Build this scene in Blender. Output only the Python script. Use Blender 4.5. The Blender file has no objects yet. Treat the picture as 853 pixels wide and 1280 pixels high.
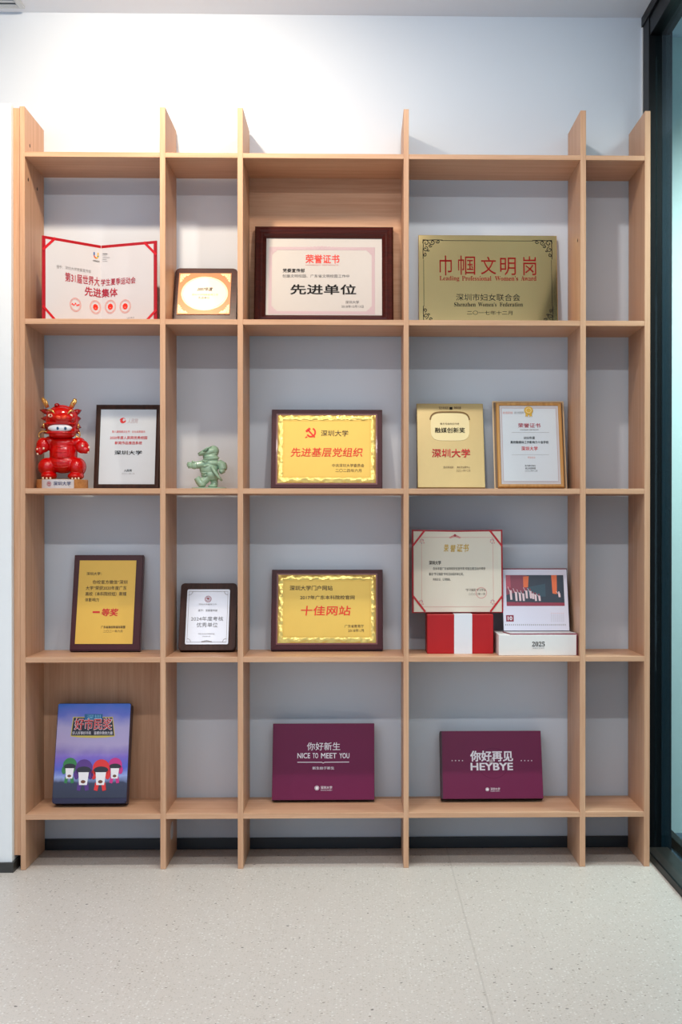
import bpy, bmesh, math, random
from mathutils import Vector, Matrix, Euler

random.seed(7)
scene = bpy.context.scene
COL = scene.collection

# ---------------------------------------------------------------- camera
FPX, CX, CY = 1700.0, 491.109, 667.998
CAM = Vector((0.97267, -4.16352, 0.98464))
YAW, PITCH, ROLL = -0.02391, 0.00587, 0.00014


def cam_basis():
    cy, sy, cp, sp, cr, sr = math.cos(YAW), math.sin(YAW), math.cos(PITCH), math.sin(PITCH), math.cos(ROLL), math.sin(ROLL)
    B = Matrix(((1, 0, 0), (0, 0, -1), (0, 1, 0)))
    Ry = Matrix(((cy, 0, sy), (0, 1, 0), (-sy, 0, cy)))
    Rp = Matrix(((1, 0, 0), (0, cp, -sp), (0, sp, cp)))
    Rr = Matrix(((cr, -sr, 0), (sr, cr, 0), (0, 0, 1)))
    return Rr @ Rp @ Ry @ B


RB = cam_basis()          # rows: right, down, forward
camd = bpy.data.cameras.new('camera')
cam = bpy.data.objects.new('camera', camd)
COL.objects.link(cam)
camd.sensor_fit = 'VERTICAL'
camd.sensor_height = 24.0
camd.lens = FPX / 1280.0 * 24.0
camd.shift_x = (426.5 - CX) / 1280.0
camd.shift_y = (CY - 640.0) / 1280.0
r_, d_, f_ = RB[0], RB[1], RB[2]
cam.matrix_world = Matrix(((r_[0], -d_[0], -f_[0], CAM.x), (r_[1], -d_[1], -f_[1], CAM.y), (r_[2], -d_[2], -f_[2], CAM.z), (0, 0, 0, 1)))
scene.camera = cam


def ray(u, v):
    return RB.transposed() @ Vector(((u - CX) / FPX, (v - CY) / FPX, 1.0))


def at_y(u, v, y):
    d = ray(u, v)
    return CAM + d * ((y - CAM.y) / d.y)


def at_z(u, v, z):
    d = ray(u, v)
    return CAM + d * ((z - CAM.z) / d.z)


# ---------------------------------------------------------------- world, lights, exposure
world = bpy.data.worlds.new('world')
scene.world = world
world.use_nodes = True
bg = world.node_tree.nodes['Background']
bg.inputs[0].default_value = (0.64, 0.80, 1.0, 1)
bg.inputs[1].default_value = 0.76
vs = scene.view_settings
vs.view_transform = 'Standard'
vs.look = 'None'
vs.exposure = 0.26
vs.gamma = 1.0
vs.use_curve_mapping = False


def spot(name, loc, target, power, color, angle, blend, radius):
    l = bpy.data.lights.new(name, 'SPOT')
    l.energy = power
    l.color = color
    l.spot_size = math.radians(angle)
    l.spot_blend = blend
    l.shadow_soft_size = radius
    o = bpy.data.objects.new(name, l)
    COL.objects.link(o)
    o.location = loc
    o.rotation_euler = (Vector(target) - Vector(loc)).to_track_quat('-Z', 'Y').to_euler()
    return o


def area(name, loc, target, sx, sy, power, color):
    l = bpy.data.lights.new(name, 'AREA')
    l.shape = 'RECTANGLE'
    l.size, l.size_y = sx, sy
    l.energy = power
    l.color = color
    o = bpy.data.objects.new(name, l)
    COL.objects.link(o)
    o.location = loc
    o.rotation_euler = (Vector(target) - Vector(loc)).to_track_quat('-Z', 'Y').to_euler()
    return o


WARM = (1.0, 0.82, 0.62)
spot('downlight_warm', (0.38, -1.02, 2.50), (0.34, 0.0, 1.98), 50, WARM, 104, 1.0, 0.035)
spot('downlight_middle', (1.12, -1.12, 2.50), (1.16, 0.0, 1.5), 21, (1.0, 0.93, 0.85), 118, 0.9, 0.03)
area('linear_ceiling_light', (0.85, -2.62, 2.50), (0.85, -2.3, 0.0), 3.0, 0.07, 36, (1.0, 0.96, 0.93))
for k, (x, y) in enumerate(((-0.15, -1.15), (0.75, -1.15), (1.55, -1.15), (-0.1, -3.4), (1.2, -3.4))):
    spot('floor_fill_spot', (x, y, 2.52), (x, y - 0.10, 0.0), 33, (1.0, 0.96, 0.91), 80, 0.7, 0.04)  # unseen spots added to brighten the floor
corr = area('corridor_light', (2.5, -0.45, 2.35), (2.25, 0.16, 1.0), 0.9, 0.5, 17, (1.0, 1.0, 0.97))
corr.data.spread = math.radians(100)

# ---------------------------------------------------------------- materials


def lin(c):
    c = c / 255.0
    return c / 12.92 if c <= 0.04045 else ((c + 0.055) / 1.055) ** 2.4


def rgb(r, g, b):
    return (lin(r), lin(g), lin(b), 1)


MATS = {}


def mat(name, col, rough=0.5, metal=0.0, coat=0.0, spec=0.5, noise=0.0, nscale=60.0, bump=0.0, trans=0.0, emit=0.0):
    if name in MATS:
        return MATS[name]
    m = bpy.data.materials.new(name)
    m.use_nodes = True
    nt = m.node_tree
    p = nt.nodes['Principled BSDF']
    p.inputs['Base Color'].default_value = col
    p.inputs['Roughness'].default_value = rough
    p.inputs['Metallic'].default_value = metal
    p.inputs['Coat Weight'].default_value = coat
    p.inputs['Coat Roughness'].default_value = 0.06
    p.inputs['Specular IOR Level'].default_value = spec
    p.inputs['Transmission Weight'].default_value = trans
    if emit:
        p.inputs['Emission Color'].default_value = col
        p.inputs['Emission Strength'].default_value = emit
    tc = nt.nodes.new('ShaderNodeTexCoord')
    nz = nt.nodes.new('ShaderNodeTexNoise')
    nz.inputs['Scale'].default_value = nscale
    nz.inputs['Detail'].default_value = 3
    nt.links.new(tc.outputs['Object'], nz.inputs['Vector'])
    mx = nt.nodes.new('ShaderNodeMix')
    mx.data_type = 'RGBA'
    mx.blend_type = 'MULTIPLY'
    mx.inputs[0].default_value = noise
    mx.inputs[6].default_value = col
    nt.links.new(nz.outputs['Fac'], mx.inputs[7])
    if noise > 0:
        nt.links.new(mx.outputs[2], p.inputs['Base Color'])
    if bump > 0:
        b = nt.nodes.new('ShaderNodeBump')
        b.inputs['Strength'].default_value = bump
        b.inputs['Distance'].default_value = 0.002
        nt.links.new(nz.outputs['Fac'], b.inputs['Height'])
        nt.links.new(b.outputs[0], p.inputs['Normal'])
    MATS[name] = m
    return m


def wood(name, light, dark, axis, rough=0.45, scale=1.0, coat=0.0):
    m = bpy.data.materials.new(name)
    m.use_nodes = True
    nt = m.node_tree
    p = nt.nodes['Principled BSDF']
    p.inputs['Roughness'].default_value = rough
    p.inputs['Coat Weight'].default_value = coat
    p.inputs['Specular IOR Level'].default_value = 0.25
    p.inputs['Coat Roughness'].default_value = 0.15
    tc = nt.nodes.new('ShaderNodeTexCoord')
    mp = nt.nodes.new('ShaderNodeMapping')
    s = {'X': (2.0, 60, 60), 'Y': (60, 2.0, 60), 'Z': (60, 60, 2.0)}[axis]
    mp.inputs['Scale'].default_value = [a * scale for a in s]
    nt.links.new(tc.outputs['Object'], mp.inputs[0])
    n1 = nt.nodes.new('ShaderNodeTexNoise')
    n1.inputs['Scale'].default_value = 1.0
    n1.inputs['Detail'].default_value = 5
    n1.inputs['Roughness'].default_value = 0.6
    n1.inputs['Distortion'].default_value = 0.4
    nt.links.new(mp.outputs[0], n1.inputs['Vector'])
    n2 = nt.nodes.new('ShaderNodeTexNoise')
    n2.inputs['Scale'].default_value = 6.0
    n2.inputs['Detail'].default_value = 2
    nt.links.new(mp.outputs[0], n2.inputs['Vector'])
    ad = nt.nodes.new('ShaderNodeMath')
    ad.operation = 'MULTIPLY_ADD'
    ad.inputs[1].default_value = 0.35
    nt.links.new(n2.outputs['Fac'], ad.inputs[0])
    nt.links.new(n1.outputs['Fac'], ad.inputs[2])
    cr = nt.nodes.new('ShaderNodeValToRGB')
    cr.color_ramp.elements[0].position = 0.42
    cr.color_ramp.elements[0].color = dark
    cr.color_ramp.elements[1].position = 0.92
    cr.color_ramp.elements[1].color = light
    nt.links.new(ad.outputs[0], cr.inputs[0])
    nt.links.new(cr.outputs[0], p.inputs['Base Color'])
    bp = nt.nodes.new('ShaderNodeBump')
    bp.inputs['Strength'].default_value = 0.06
    bp.inputs['Distance'].default_value = 0.001
    nt.links.new(n2.outputs['Fac'], bp.inputs['Height'])
    nt.links.new(bp.outputs[0], p.inputs['Normal'])
    MATS[name] = m
    return m


OAK_L, OAK_D = rgb(217, 175, 142), rgb(193, 145, 112)
oak_z = wood('oak_upright', OAK_L, OAK_D, 'Z')
oak_x = wood('oak_board', OAK_L, OAK_D, 'X')
mahog = wood('mahogany', rgb(76, 27, 23), rgb(46, 14, 14), 'X', 0.3, 2.0, 0.15)
maroon = mat('maroon_lacquer', rgb(72, 12, 26), 0.38, spec=0.3, noise=0.25, nscale=40)
maroon_lip = mat('maroon_lip', rgb(128, 72, 72), 0.35, coat=0.3)
walnut = wood('walnut', rgb(74, 42, 34), rgb(42, 24, 20), 'Z', 0.45, 2.0, 0.0)
darkframe = wood('dark_walnut', rgb(70, 42, 32), rgb(36, 22, 18), 'Z', 0.45, 2.0, 0.0)
wall_paint = mat('wall_paint', rgb(216, 225, 236), 0.75, noise=0.04, nscale=3, bump=0.03, spec=0.2)
pier_paint = mat('pier_paint', rgb(240, 242, 243), 0.6, spec=0.3, noise=0.02, nscale=3)
ceil_paint = mat('ceiling_paint', rgb(232, 238, 246), 0.85, spec=0.1, noise=0.02, nscale=3)
skirting = mat('dark_skirting', rgb(58, 58, 56), 0.4, noise=0.1)
skirting_back = mat('navy_skirting', rgb(28, 34, 42), 0.35, noise=0.1)
black_metal = mat('black_metal', rgb(4, 5, 8), 0.45, spec=0.2)
grey_gasket = mat('grey_gasket', rgb(66, 68, 72), 0.5)
white_paper = mat('white_paper', rgb(208, 207, 211), 0.55, noise=0.03, spec=0.2, nscale=20)
cream_paper = mat('cream_paper', rgb(232, 224, 206), 0.5, noise=0.04, nscale=20)
glossy_paper = mat('glossy_paper', rgb(192, 187, 182), 0.4, coat=0.15, noise=0.03)
cool_paper = mat('cool_paper', rgb(214, 224, 232), 0.5, coat=0.0, noise=0.03)
silver_plate = mat('silver_plate', rgb(206, 212, 224), 0.35, metal=0.35, noise=0.04)
red_cover = mat('red_cover', rgb(176, 12, 30), 0.4, noise=0.1)
red_ribbon = mat('red_ribbon', rgb(204, 20, 34), 0.4)
red_box_m = mat('red_card', rgb(184, 8, 18), 0.5, noise=0.1, nscale=30)
white_band = mat('white_band', rgb(232, 236, 244), 0.5, noise=0.03)
ink_red = mat('red_ink', rgb(214, 20, 24), 0.5)
ink_dred = mat('dark_red_ink', rgb(146, 6, 10), 0.6, spec=0.1)
ink_wine = mat('wine_ink', rgb(176, 26, 54), 0.5)
ink_orange = mat('orange_red_ink', rgb(248, 40, 8), 0.5)
ink_black = mat('black_ink', rgb(22, 20, 20), 0.6, spec=0.15)
ink_grey = mat('grey_ink', rgb(96, 96, 98), 0.5)
ink_lgrey = mat('pale_grey_ink', rgb(150, 148, 150), 0.5)
ink_gold = mat('gold_ink', rgb(206, 164, 60), 0.4, metal=0.3)
ink_brown = mat('brown_ink', rgb(84, 58, 30), 0.5)
ink_pink = mat('pink_ink', rgb(226, 158, 150), 0.5)
ink_mauve = mat('mauve_ink', rgb(190, 166, 172), 0.5)
ink_white = mat('white_ink', rgb(246, 240, 248), 0.5, spec=0.2)
purple = mat('plum_card', rgb(112, 16, 70), 0.42, spec=0.3, noise=0.08, nscale=15)
purple_side = mat('plum_side', rgb(52, 10, 36), 0.45)
gold_satin = mat('satin_gold', rgb(238, 200, 92), 0.4, metal=0.2, noise=0.06, nscale=30)
gold_flat = mat('matte_gold', rgb(230, 186, 76), 0.42, metal=0.15, noise=0.05, nscale=30)
gold_champ = mat('champagne_gold', rgb(196, 174, 122), 0.38, metal=0.4, noise=0.05)
gold_pale = mat('pale_gold', rgb(226, 210, 160), 0.4, metal=0.3)
gold_frame = wood('gilt_wood', rgb(214, 164, 98), rgb(180, 128, 66), 'Z', 0.35, 2.0, 0.3)
brass = mat('polished_brass', rgb(255, 222, 156), 0.07, metal=1.0, noise=0.04, nscale=8, bump=0.01)
plate_copper = mat('copper_plate', rgb(184, 118, 66), 0.36, metal=0.1, noise=0.05)
ivory_oval = mat('ivory_oval', rgb(252, 244, 222), 0.35, coat=0.3)
clear_edge = mat('pale_edge', rgb(244, 212, 168), 0.3, metal=0.0)
dragon_red = mat('red_glaze', rgb(206, 4, 4), 0.2, coat=0.25, noise=0.12, nscale=30)
dragon_dark = mat('dark_red_glaze', rgb(150, 8, 14), 0.2, coat=0.6)
dragon_orange = mat('orange_glaze', rgb(236, 66, 16), 0.18, coat=0.6)
gilt = mat('gilt_glaze', rgb(224, 178, 104), 0.22, metal=0.7)
claw_white = mat('cream_glaze', rgb(250, 226, 200), 0.25, coat=0.4)
face_white = mat('white_glaze', rgb(222, 226, 234), 0.25, coat=0.4)
eye_blue = mat('blue_eye', rgb(20, 70, 110), 0.2, coat=0.5)
jade = mat('celadon_glaze', rgb(160, 196, 170), 0.25, coat=0.5, noise=0.25, nscale=35, bump=0.2)
tan_wood = wood('tan_wood', rgb(206, 150, 92), rgb(170, 112, 62), 'X', 0.4, 1.5)
screw = mat('screw_dark', rgb(60, 36, 24), 0.5)


def tinted_glass():
    m = bpy.data.materials.new('tinted_glass')
    m.use_nodes = True
    nt = m.node_tree
    nt.nodes.clear()
    out = nt.nodes.new('ShaderNodeOutputMaterial')
    tr = nt.nodes.new('ShaderNodeBsdfTransparent')
    tr.inputs[0].default_value = (0.80, 0.91, 0.92, 1)
    gl = nt.nodes.new('ShaderNodeBsdfGlossy')
    gl.inputs['Roughness'].default_value = 0.02
    mx = nt.nodes.new('ShaderNodeMixShader')
    mx.inputs[0].default_value = 0.05
    nt.links.new(tr.outputs[0], mx.inputs[1])
    nt.links.new(gl.outputs[0], mx.inputs[2])
    nt.links.new(mx.outputs[0], out.inputs[0])
    return m


glass = tinted_glass()


def floor_material():
    m = bpy.data.materials.new('speckled_vinyl')
    m.use_nodes = True
    nt = m.node_tree
    L = nt.links
    p = nt.nodes['Principled BSDF']
    p.inputs['Roughness'].default_value = 0.42
    p.inputs['Specular IOR Level'].default_value = 0.4
    tc = nt.nodes.new('ShaderNodeTexCoord')
    base = nt.nodes.new('ShaderNodeRGB')
    base.outputs[0].default_value = rgb(203, 195, 187)
    cur = base.outputs[0]

    def specks(scale, thresh, col, keep, seed):
        nonlocal cur
        mp = nt.nodes.new('ShaderNodeMapping')
        mp.inputs['Location'].default_value = (seed, seed * 0.7, 0)
        L.new(tc.outputs['Object'], mp.inputs[0])
        nz = nt.nodes.new('ShaderNodeTexNoise')
        nz.inputs['Scale'].default_value = scale * 1.5
        L.new(mp.outputs[0], nz.inputs['Vector'])
        sc = nt.nodes.new('ShaderNodeVectorMath')
        sc.operation = 'SCALE'
        sc.inputs[3].default_value = 0.4 / scale
        L.new(nz.outputs['Color'], sc.inputs[0])
        av = nt.nodes.new('ShaderNodeVectorMath')
        L.new(mp.outputs[0], av.inputs[0])
        L.new(sc.outputs[0], av.inputs[1])
        v = nt.nodes.new('ShaderNodeTexVoronoi')
        v.inputs['Scale'].default_value = scale
        L.new(av.outputs[0], v.inputs['Vector'])
        lt = nt.nodes.new('ShaderNodeMath')
        lt.operation = 'LESS_THAN'
        lt.inputs[1].default_value = thresh
        L.new(v.outputs['Distance'], lt.inputs[0])
        sp = nt.nodes.new('ShaderNodeSeparateColor')
        L.new(v.outputs['Color'], sp.inputs[0])
        k = nt.nodes.new('ShaderNodeMath')
        k.operation = 'LESS_THAN'
        k.inputs[1].default_value = keep
        L.new(sp.outputs[0], k.inputs[0])
        mu = nt.nodes.new('ShaderNodeMath')
        mu.operation = 'MULTIPLY'
        L.new(lt.outputs[0], mu.inputs[0])
        L.new(k.outputs[0], mu.inputs[1])
        mx = nt.nodes.new('ShaderNodeMix')
        mx.data_type = 'RGBA'
        L.new(mu.outputs[0], mx.inputs[0])
        L.new(cur, mx.inputs[6])
        mx.inputs[7].default_value = col
        cur = mx.outputs[2]

    specks(230, 0.36, rgb(190, 184, 176), 0.55, 1.3)
    specks(150, 0.34, rgb(182, 172, 160), 0.2, 4.1)
    specks(120, 0.30, rgb(222, 218, 212), 0.3, 7.7)
    specks(62, 0.16, rgb(134, 124, 114), 0.24, 9.2)
    specks(30, 0.10, rgb(104, 98, 94), 0.16, 2.6)
    # welded seam between two sheets
    sx = nt.nodes.new('ShaderNodeSeparateXYZ')
    L.new(tc.outputs['Object'], sx.inputs[0])
    su = nt.nodes.new('ShaderNodeMath')
    su.operation = 'SUBTRACT'
    su.inputs[1].default_value = 1.237
    L.new(sx.outputs[0], su.inputs[0])
    ab = nt.nodes.new('ShaderNodeMath')
    ab.operation = 'ABSOLUTE'
    L.new(su.outputs[0], ab.inputs[0])
    lt = nt.nodes.new('ShaderNodeMath')
    lt.operation = 'LESS_THAN'
    lt.inputs[1].default_value = 0.0022
    L.new(ab.outputs[0], lt.inputs[0])
    mu = nt.nodes.new('ShaderNodeMath')
    mu.operation = 'MULTIPLY'
    mu.inputs[1].default_value = 0.3
    L.new(lt.outputs[0], mu.inputs[0])
    mx = nt.nodes.new('ShaderNodeMix')
    mx.data_type = 'RGBA'
    L.new(mu.outputs[0], mx.inputs[0])
    L.new(cur, mx.inputs[6])
    mx.inputs[7].default_value = rgb(160, 152, 144)
    L.new(mx.outputs[2], p.inputs['Base Color'])
    return m


floor_mat = floor_material()


def wavy_gold():
    m = bpy.data.materials.new('rippled_gold')
    m.use_nodes = True
    nt = m.node_tree
    p = nt.nodes['Principled BSDF']
    p.inputs['Base Color'].default_value = rgb(232, 204, 116)
    p.inputs['Metallic'].default_value = 0.6
    p.inputs['Roughness'].default_value = 0.28
    tc = nt.nodes.new('ShaderNodeTexCoord')
    nz = nt.nodes.new('ShaderNodeTexNoise')
    nz.inputs['Scale'].default_value = 60
    nz.inputs['Detail'].default_value = 1
    nt.links.new(tc.outputs['Object'], nz.inputs['Vector'])
    b = nt.nodes.new('ShaderNodeBump')
    b.inputs['Strength'].default_value = 1.0
    b.inputs['Distance'].default_value = 0.003
    nt.links.new(nz.outputs['Fac'], b.inputs['Height'])
    nt.links.new(b.outputs[0], p.inputs['Normal'])
    return m


gold_ripple = wavy_gold()


def poster_material():
    """Printed sky scene: blue at the top, lilac, pale middle, grey ground."""
    m = bpy.data.materials.new('printed_sky')
    m.use_nodes = True
    nt = m.node_tree
    L = nt.links
    p = nt.nodes['Principled BSDF']
    p.inputs['Roughness'].default_value = 0.3
    p.inputs['Coat Weight'].default_value = 0.0
    tc = nt.nodes.new('ShaderNodeTexCoord')
    nz = nt.nodes.new('ShaderNodeTexNoise')
    nz.inputs['Scale'].default_value = 14
    nz.inputs['Detail'].default_value = 4
    L.new(tc.outputs['Object'], nz.inputs['Vector'])
    sx = nt.nodes.new('ShaderNodeSeparateXYZ')
    L.new(tc.outputs['Object'], sx.inputs[0])
    a = nt.nodes.new('ShaderNodeMath')
    a.operation = 'MULTIPLY_ADD'
    a.inputs[1].default_value = 0.05
    L.new(nz.outputs['Fac'], a.inputs[0])
    L.new(sx.outputs[2], a.inputs[2])
    dv = nt.nodes.new('ShaderNodeMath')
    dv.operation = 'DIVIDE'
    dv.inputs[1].default_value = 0.345
    L.new(a.outputs[0], dv.inputs[0])
    cr = nt.nodes.new('ShaderNodeValToRGB')
    e = cr.color_ramp.elements
    e[0].position, e[0].color = 0.0, rgb(38, 42, 56)
    e[1].position, e[1].color = 1.0, rgb(10, 100, 180)
    for pos, c in ((0.24, (56, 62, 88)), (0.29, (150, 170, 226)), (0.36, (84, 98, 200)), (0.46, (128, 104, 200)), (0.58, (196, 180, 226)), (0.72, (190, 180, 226)), (0.84, (100, 116, 214)), (0.94, (36, 104, 206))):
        el = e.new(pos)
        el.color = rgb(*c)
    L.new(dv.outputs[0], cr.inputs[0])
    L.new(cr.outputs[0], p.inputs['Base Color'])
    return m


poster = poster_material()

# ---------------------------------------------------------------- mesh helpers


class MB:
    """Collects shapes into one bmesh; each face keeps a material slot."""

    def __init__(self):
        self.bm = bmesh.new()
        self.mats = []

    def slot(self, m):
        if m not in self.mats:
            self.mats.append(m)
        return self.mats.index(m)

    def _mark(self, faces, m, smooth=False):
        i = self.slot(m)
        for f in faces:
            f.material_index = i
            f.smooth = smooth

    def box(self, x0, x1, y0, y1, z0, z1, m, bevel=0.0, seg=2):
        r = bmesh.ops.create_cube(self.bm, size=1.0)
        vs_ = r['verts']
        for v in vs_:
            v.co = Vector(((x0 + x1) / 2 + v.co.x * (x1 - x0), (y0 + y1) / 2 + v.co.y * (y1 - y0), (z0 + z1) / 2 + v.co.z * (z1 - z0)))
        fs = set(f for v in vs_ for f in v.link_faces)
        self._mark(fs, m)
        if bevel > 0:
            es = list(set(e for v in vs_ for e in v.link_edges))
            rr_ = bmesh.ops.bevel(self.bm, geom=es, offset=bevel, segments=seg, affect='EDGES', profile=0.5)
            self._mark(rr_['faces'], m)
        return self

    def prism(self, poly, y0, y1, m, bevel=0.0):
        """poly: (x,z) points counter clockwise seen from -y; extruded y0 -> y1."""
        a = [self.bm.verts.new((x, y0, z)) for x, z in poly]
        b = [self.bm.verts.new((x, y1, z)) for x, z in poly]
        fs = [self.bm.faces.new(a), self.bm.faces.new(list(reversed(b)))]
        n = len(poly)
        for i in range(n):
            fs.append(self.bm.faces.new((a[(i + 1) % n], a[i], b[i], b[(i + 1) % n])))
        self._mark(fs, m)
        if bevel > 0:
            es = [e for e in fs[0].edges]
            rr_ = bmesh.ops.bevel(self.bm, geom=es, offset=bevel, segments=2, affect='EDGES')
            self._mark(rr_['faces'], m)
        return self

    def flat(self, poly, y, m):
        f = self.bm.faces.new([self.bm.verts.new((x, y, z)) for x, z in poly])
        self._mark([f], m)
        return self

    def disc(self, cx, cz, rx, rz, y, m, n=28):
        return self.flat([(cx + rx * math.cos(2 * math.pi * i / n), cz + rz * math.sin(2 * math.pi * i / n)) for i in range(n)], y, m)

    def ring(self, cx, cz, rx, rz, w, y, m, a0=0, a1=360, n=36):
        fs = []
        prev = None
        for i in range(n + 1):
            a = math.radians(a0 + (a1 - a0) * i / n)
            o = self.bm.verts.new((cx + rx * math.cos(a), y, cz + rz * math.sin(a)))
            q = self.bm.verts.new((cx + (rx - w) * math.cos(a), y, cz + (rz - w) * math.sin(a)))
            if prev:
                fs.append(self.bm.faces.new((prev[0], o, q, prev[1])))
            prev = (o, q)
        self._mark(fs, m)
        return self

    def ribbon(self, pts, w, y, m):
        """flat strip of width w along (x,z) points; w may be a (start,end) pair."""
        fs = []
        prev = None
        n = len(pts)
        for i, p in enumerate(pts):
            a = Vector(pts[max(0, i - 1)])
            b = Vector(pts[min(n - 1, i + 1)])
            d = (b - a)
            d = d.normalized() if d.length else Vector((1, 0))
            nn = Vector((-d.y, d.x))
            ww = w if not isinstance(w, tuple) else w[0] + (w[1] - w[0]) * i / max(1, n - 1)
            p = Vector(p)
            l = p + nn * ww / 2
            r = p - nn * ww / 2
            c = (self.bm.verts.new((l.x, y, l.y)), self.bm.verts.new((r.x, y, r.y)))
            if prev:
                fs.append(self.bm.faces.new((prev[0], prev[1], c[1], c[0])))
            prev = c
        self._mark(fs, m)
        return self

    def frame(self, x0, x1, z0, z1, prof, m, lip=None):
        """Mitred picture frame; prof = [(inset, y), ...] from the outer back to the inner edge."""
        loops = []
        for ins, y in prof:
            loops.append([self.bm.verts.new(c) for c in ((x0 + ins, y, z0 + ins), (x1 - ins, y, z0 + ins), (x1 - ins, y, z1 - ins), (x0 + ins, y, z1 - ins))])
        for k in range(len(loops) - 1):
            fs = []
            for i in range(4):
                j = (i + 1) % 4
                fs.append(self.bm.faces.new((loops[k][i], loops[k][j], loops[k + 1][j], loops[k + 1][i])))
            self._mark(fs, lip if (lip and k == len(loops) - 2) else m)
        return self

    def ball(self, c, r, m, rot=None, seg=20):
        r = r if isinstance(r, (tuple, list)) else (r, r, r)
        res = bmesh.ops.create_uvsphere(self.bm, u_segments=seg, v_segments=max(8, seg * 2 // 3), radius=1.0)
        R = Euler(rot).to_matrix() if rot else Matrix.Identity(3)
        for v in res['verts']:
            v.co = R @ Vector((v.co.x * r[0], v.co.y * r[1], v.co.z * r[2])) + Vector(c)
        self._mark(set(f for v in res['verts'] for f in v.link_faces), m, True)
        return self

    def tube(self, pts, rad, m, n=12, cap=True):
        pts = [Vector(p) for p in pts]
        k = len(pts)
        rads = rad if isinstance(rad, (list, tuple)) else [rad] * k
        rings = []
        for i, p in enumerate(pts):
            d = (pts[min(k - 1, i + 1)] - pts[max(0, i - 1)]).normalized()
            up = Vector((0, 1, 0)) if abs(d.y) < 0.9 else Vector((1, 0, 0))
            a = d.cross(up).normalized()
            b = d.cross(a)
            rings.append([self.bm.verts.new(p + (a * math.cos(2 * math.pi * j / n) + b * math.sin(2 * math.pi * j / n)) * rads[i]) for j in range(n)])
        fs = []
        for i in range(k - 1):
            for j in range(n):
                fs.append(self.bm.faces.new((rings[i][j], rings[i][(j + 1) % n], rings[i + 1][(j + 1) % n], rings[i + 1][j])))
        if cap:
            fs.append(self.bm.faces.new(list(reversed(rings[0]))))
            fs.append(self.bm.faces.new(rings[-1]))
        self._mark(fs, m, True)
        return self

    def lathe(self, prof, m, n=40, cx=0, cy=0, sy=1.0):
        rings = []
        for r, z in prof:
            rings.append([self.bm.verts.new((cx + r * math.cos(2 * math.pi * j / n), cy + sy * r * math.sin(2 * math.pi * j / n), z)) for j in range(n)])
        fs = []
        for i in range(len(rings) - 1):
            for j in range(n):
                fs.append(self.bm.faces.new((rings[i][j], rings[i][(j + 1) % n], rings[i + 1][(j + 1) % n], rings[i + 1][j])))
        fs.append(self.bm.faces.new(list(reversed(rings[0]))))
        fs.append(self.bm.faces.new(rings[-1]))
        self._mark(fs, m)
        return self

    def build(self, name, parent=None, M=None, fix=True):
        if fix:
            bmesh.ops.recalc_face_normals(self.bm, faces=self.bm.faces[:])
        me = bpy.data.meshes.new(name)
        self.bm.to_mesh(me)
        self.bm.free()
        for m in self.mats:
            me.materials.append(m)
        o = bpy.data.objects.new(name, me)
        COL.objects.link(o)
        if parent is not None:
            o.parent = parent
        if M is not None:
            o.matrix_basis = M
        return o


def structure(o):
    o['kind'] = 'structure'
    return o


def tag(o, label, cat, group=None):
    o['label'] = label
    o['category'] = cat
    if group:
        o['group'] = group
    return o


def thing(name, label, cat, M, group=None):
    o = bpy.data.objects.new(name, None)
    COL.objects.link(o)
    o.empty_display_size = 0.05
    o.matrix_world = M
    return tag(o, label, cat, group)


def rrect(x0, x1, z0, z1, r, n=6):
    pts = []
    for cx, cz, a0 in ((x1 - r, z0 + r, -90), (x1 - r, z1 - r, 0), (x0 + r, z1 - r, 90), (x0 + r, z0 + r, 180)):
        for i in range(n + 1):
            a = math.radians(a0 + 90 * i / n)
            pts.append((cx + r * math.cos(a), cz + r * math.sin(a)))
    return pts


class Face:
    """A leaning plane: x right, z up the face, -y out of it. Built from the px corners of its bottom
    edge standing on a surface of height zs at depth yb, and of its top edge at depth yt."""

    def __init__(self, tl, tr, br, bl, zs, yb, yt, thick=0.0, hidden=True):
        bl_ = at_y(bl[0], bl[1], yb)
        br_ = at_y(br[0], br[1], yb)
        tl_ = at_y(tl[0], tl[1], yt)
        tr_ = at_y(tr[0], tr[1], yt)
        zt = (tl_.z + tr_.z) / 2
        tilt = math.atan2(yt - yb, zt - zs)
        self.tilt = tilt
        zb = zs + max(0.0, thick * math.sin(tilt)) + 0.0004
        bl_.z = br_.z = zb
        bm_ = (bl_ + br_) / 2
        tm_ = (tl_ + tr_) / 2
        tm_.z = zt
        u = Vector((1, 0, 0))
        v = Vector((0, math.sin(tilt), math.cos(tilt)))
        w = u.cross(v)
        cx = (bm_.x + tm_.x) / 2
        self.W = ((br_.x - bl_.x) + (tr_.x - tl_.x)) / 2
        o = Vector((cx, yb, zb))
        self.H = (zt - zb) / math.cos(tilt)
        y = -w
        self.M = Matrix(((u.x, y.x, v.x, o.x), (u.y, y.y, v.y, o.y), (u.z, y.z, v.z, o.z), (0, 0, 0, 1)))
        self.inv = self.M.inverted()
        self.thick = thick

    def px(self, x, y, depth=0.0):
        """local (x,z) where the sight line of a pixel meets the plane local y = depth."""
        c = self.inv @ CAM
        d = self.inv.to_3x3() @ ray(x, y)
        t = (depth - c.y) / d.y
        p = c + d * t
        return (p.x, p.z)

    def rect(self, x0, y0, x1, y1):
        xm, ym = (x0 + x1) / 2, (y0 + y1) / 2
        return self.px(x0, ym)[0], self.px(x1, ym)[0], self.px(xm, y1)[1], self.px(xm, y0)[1]

    def quad(self, *pts):
        return [self.px(*p) for p in pts]


class Plane(Face):
    """A Face given directly by its matrix."""

    def __init__(self, M):
        self.M = M
        self.inv = M.inverted()


_tcache = {}


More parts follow.
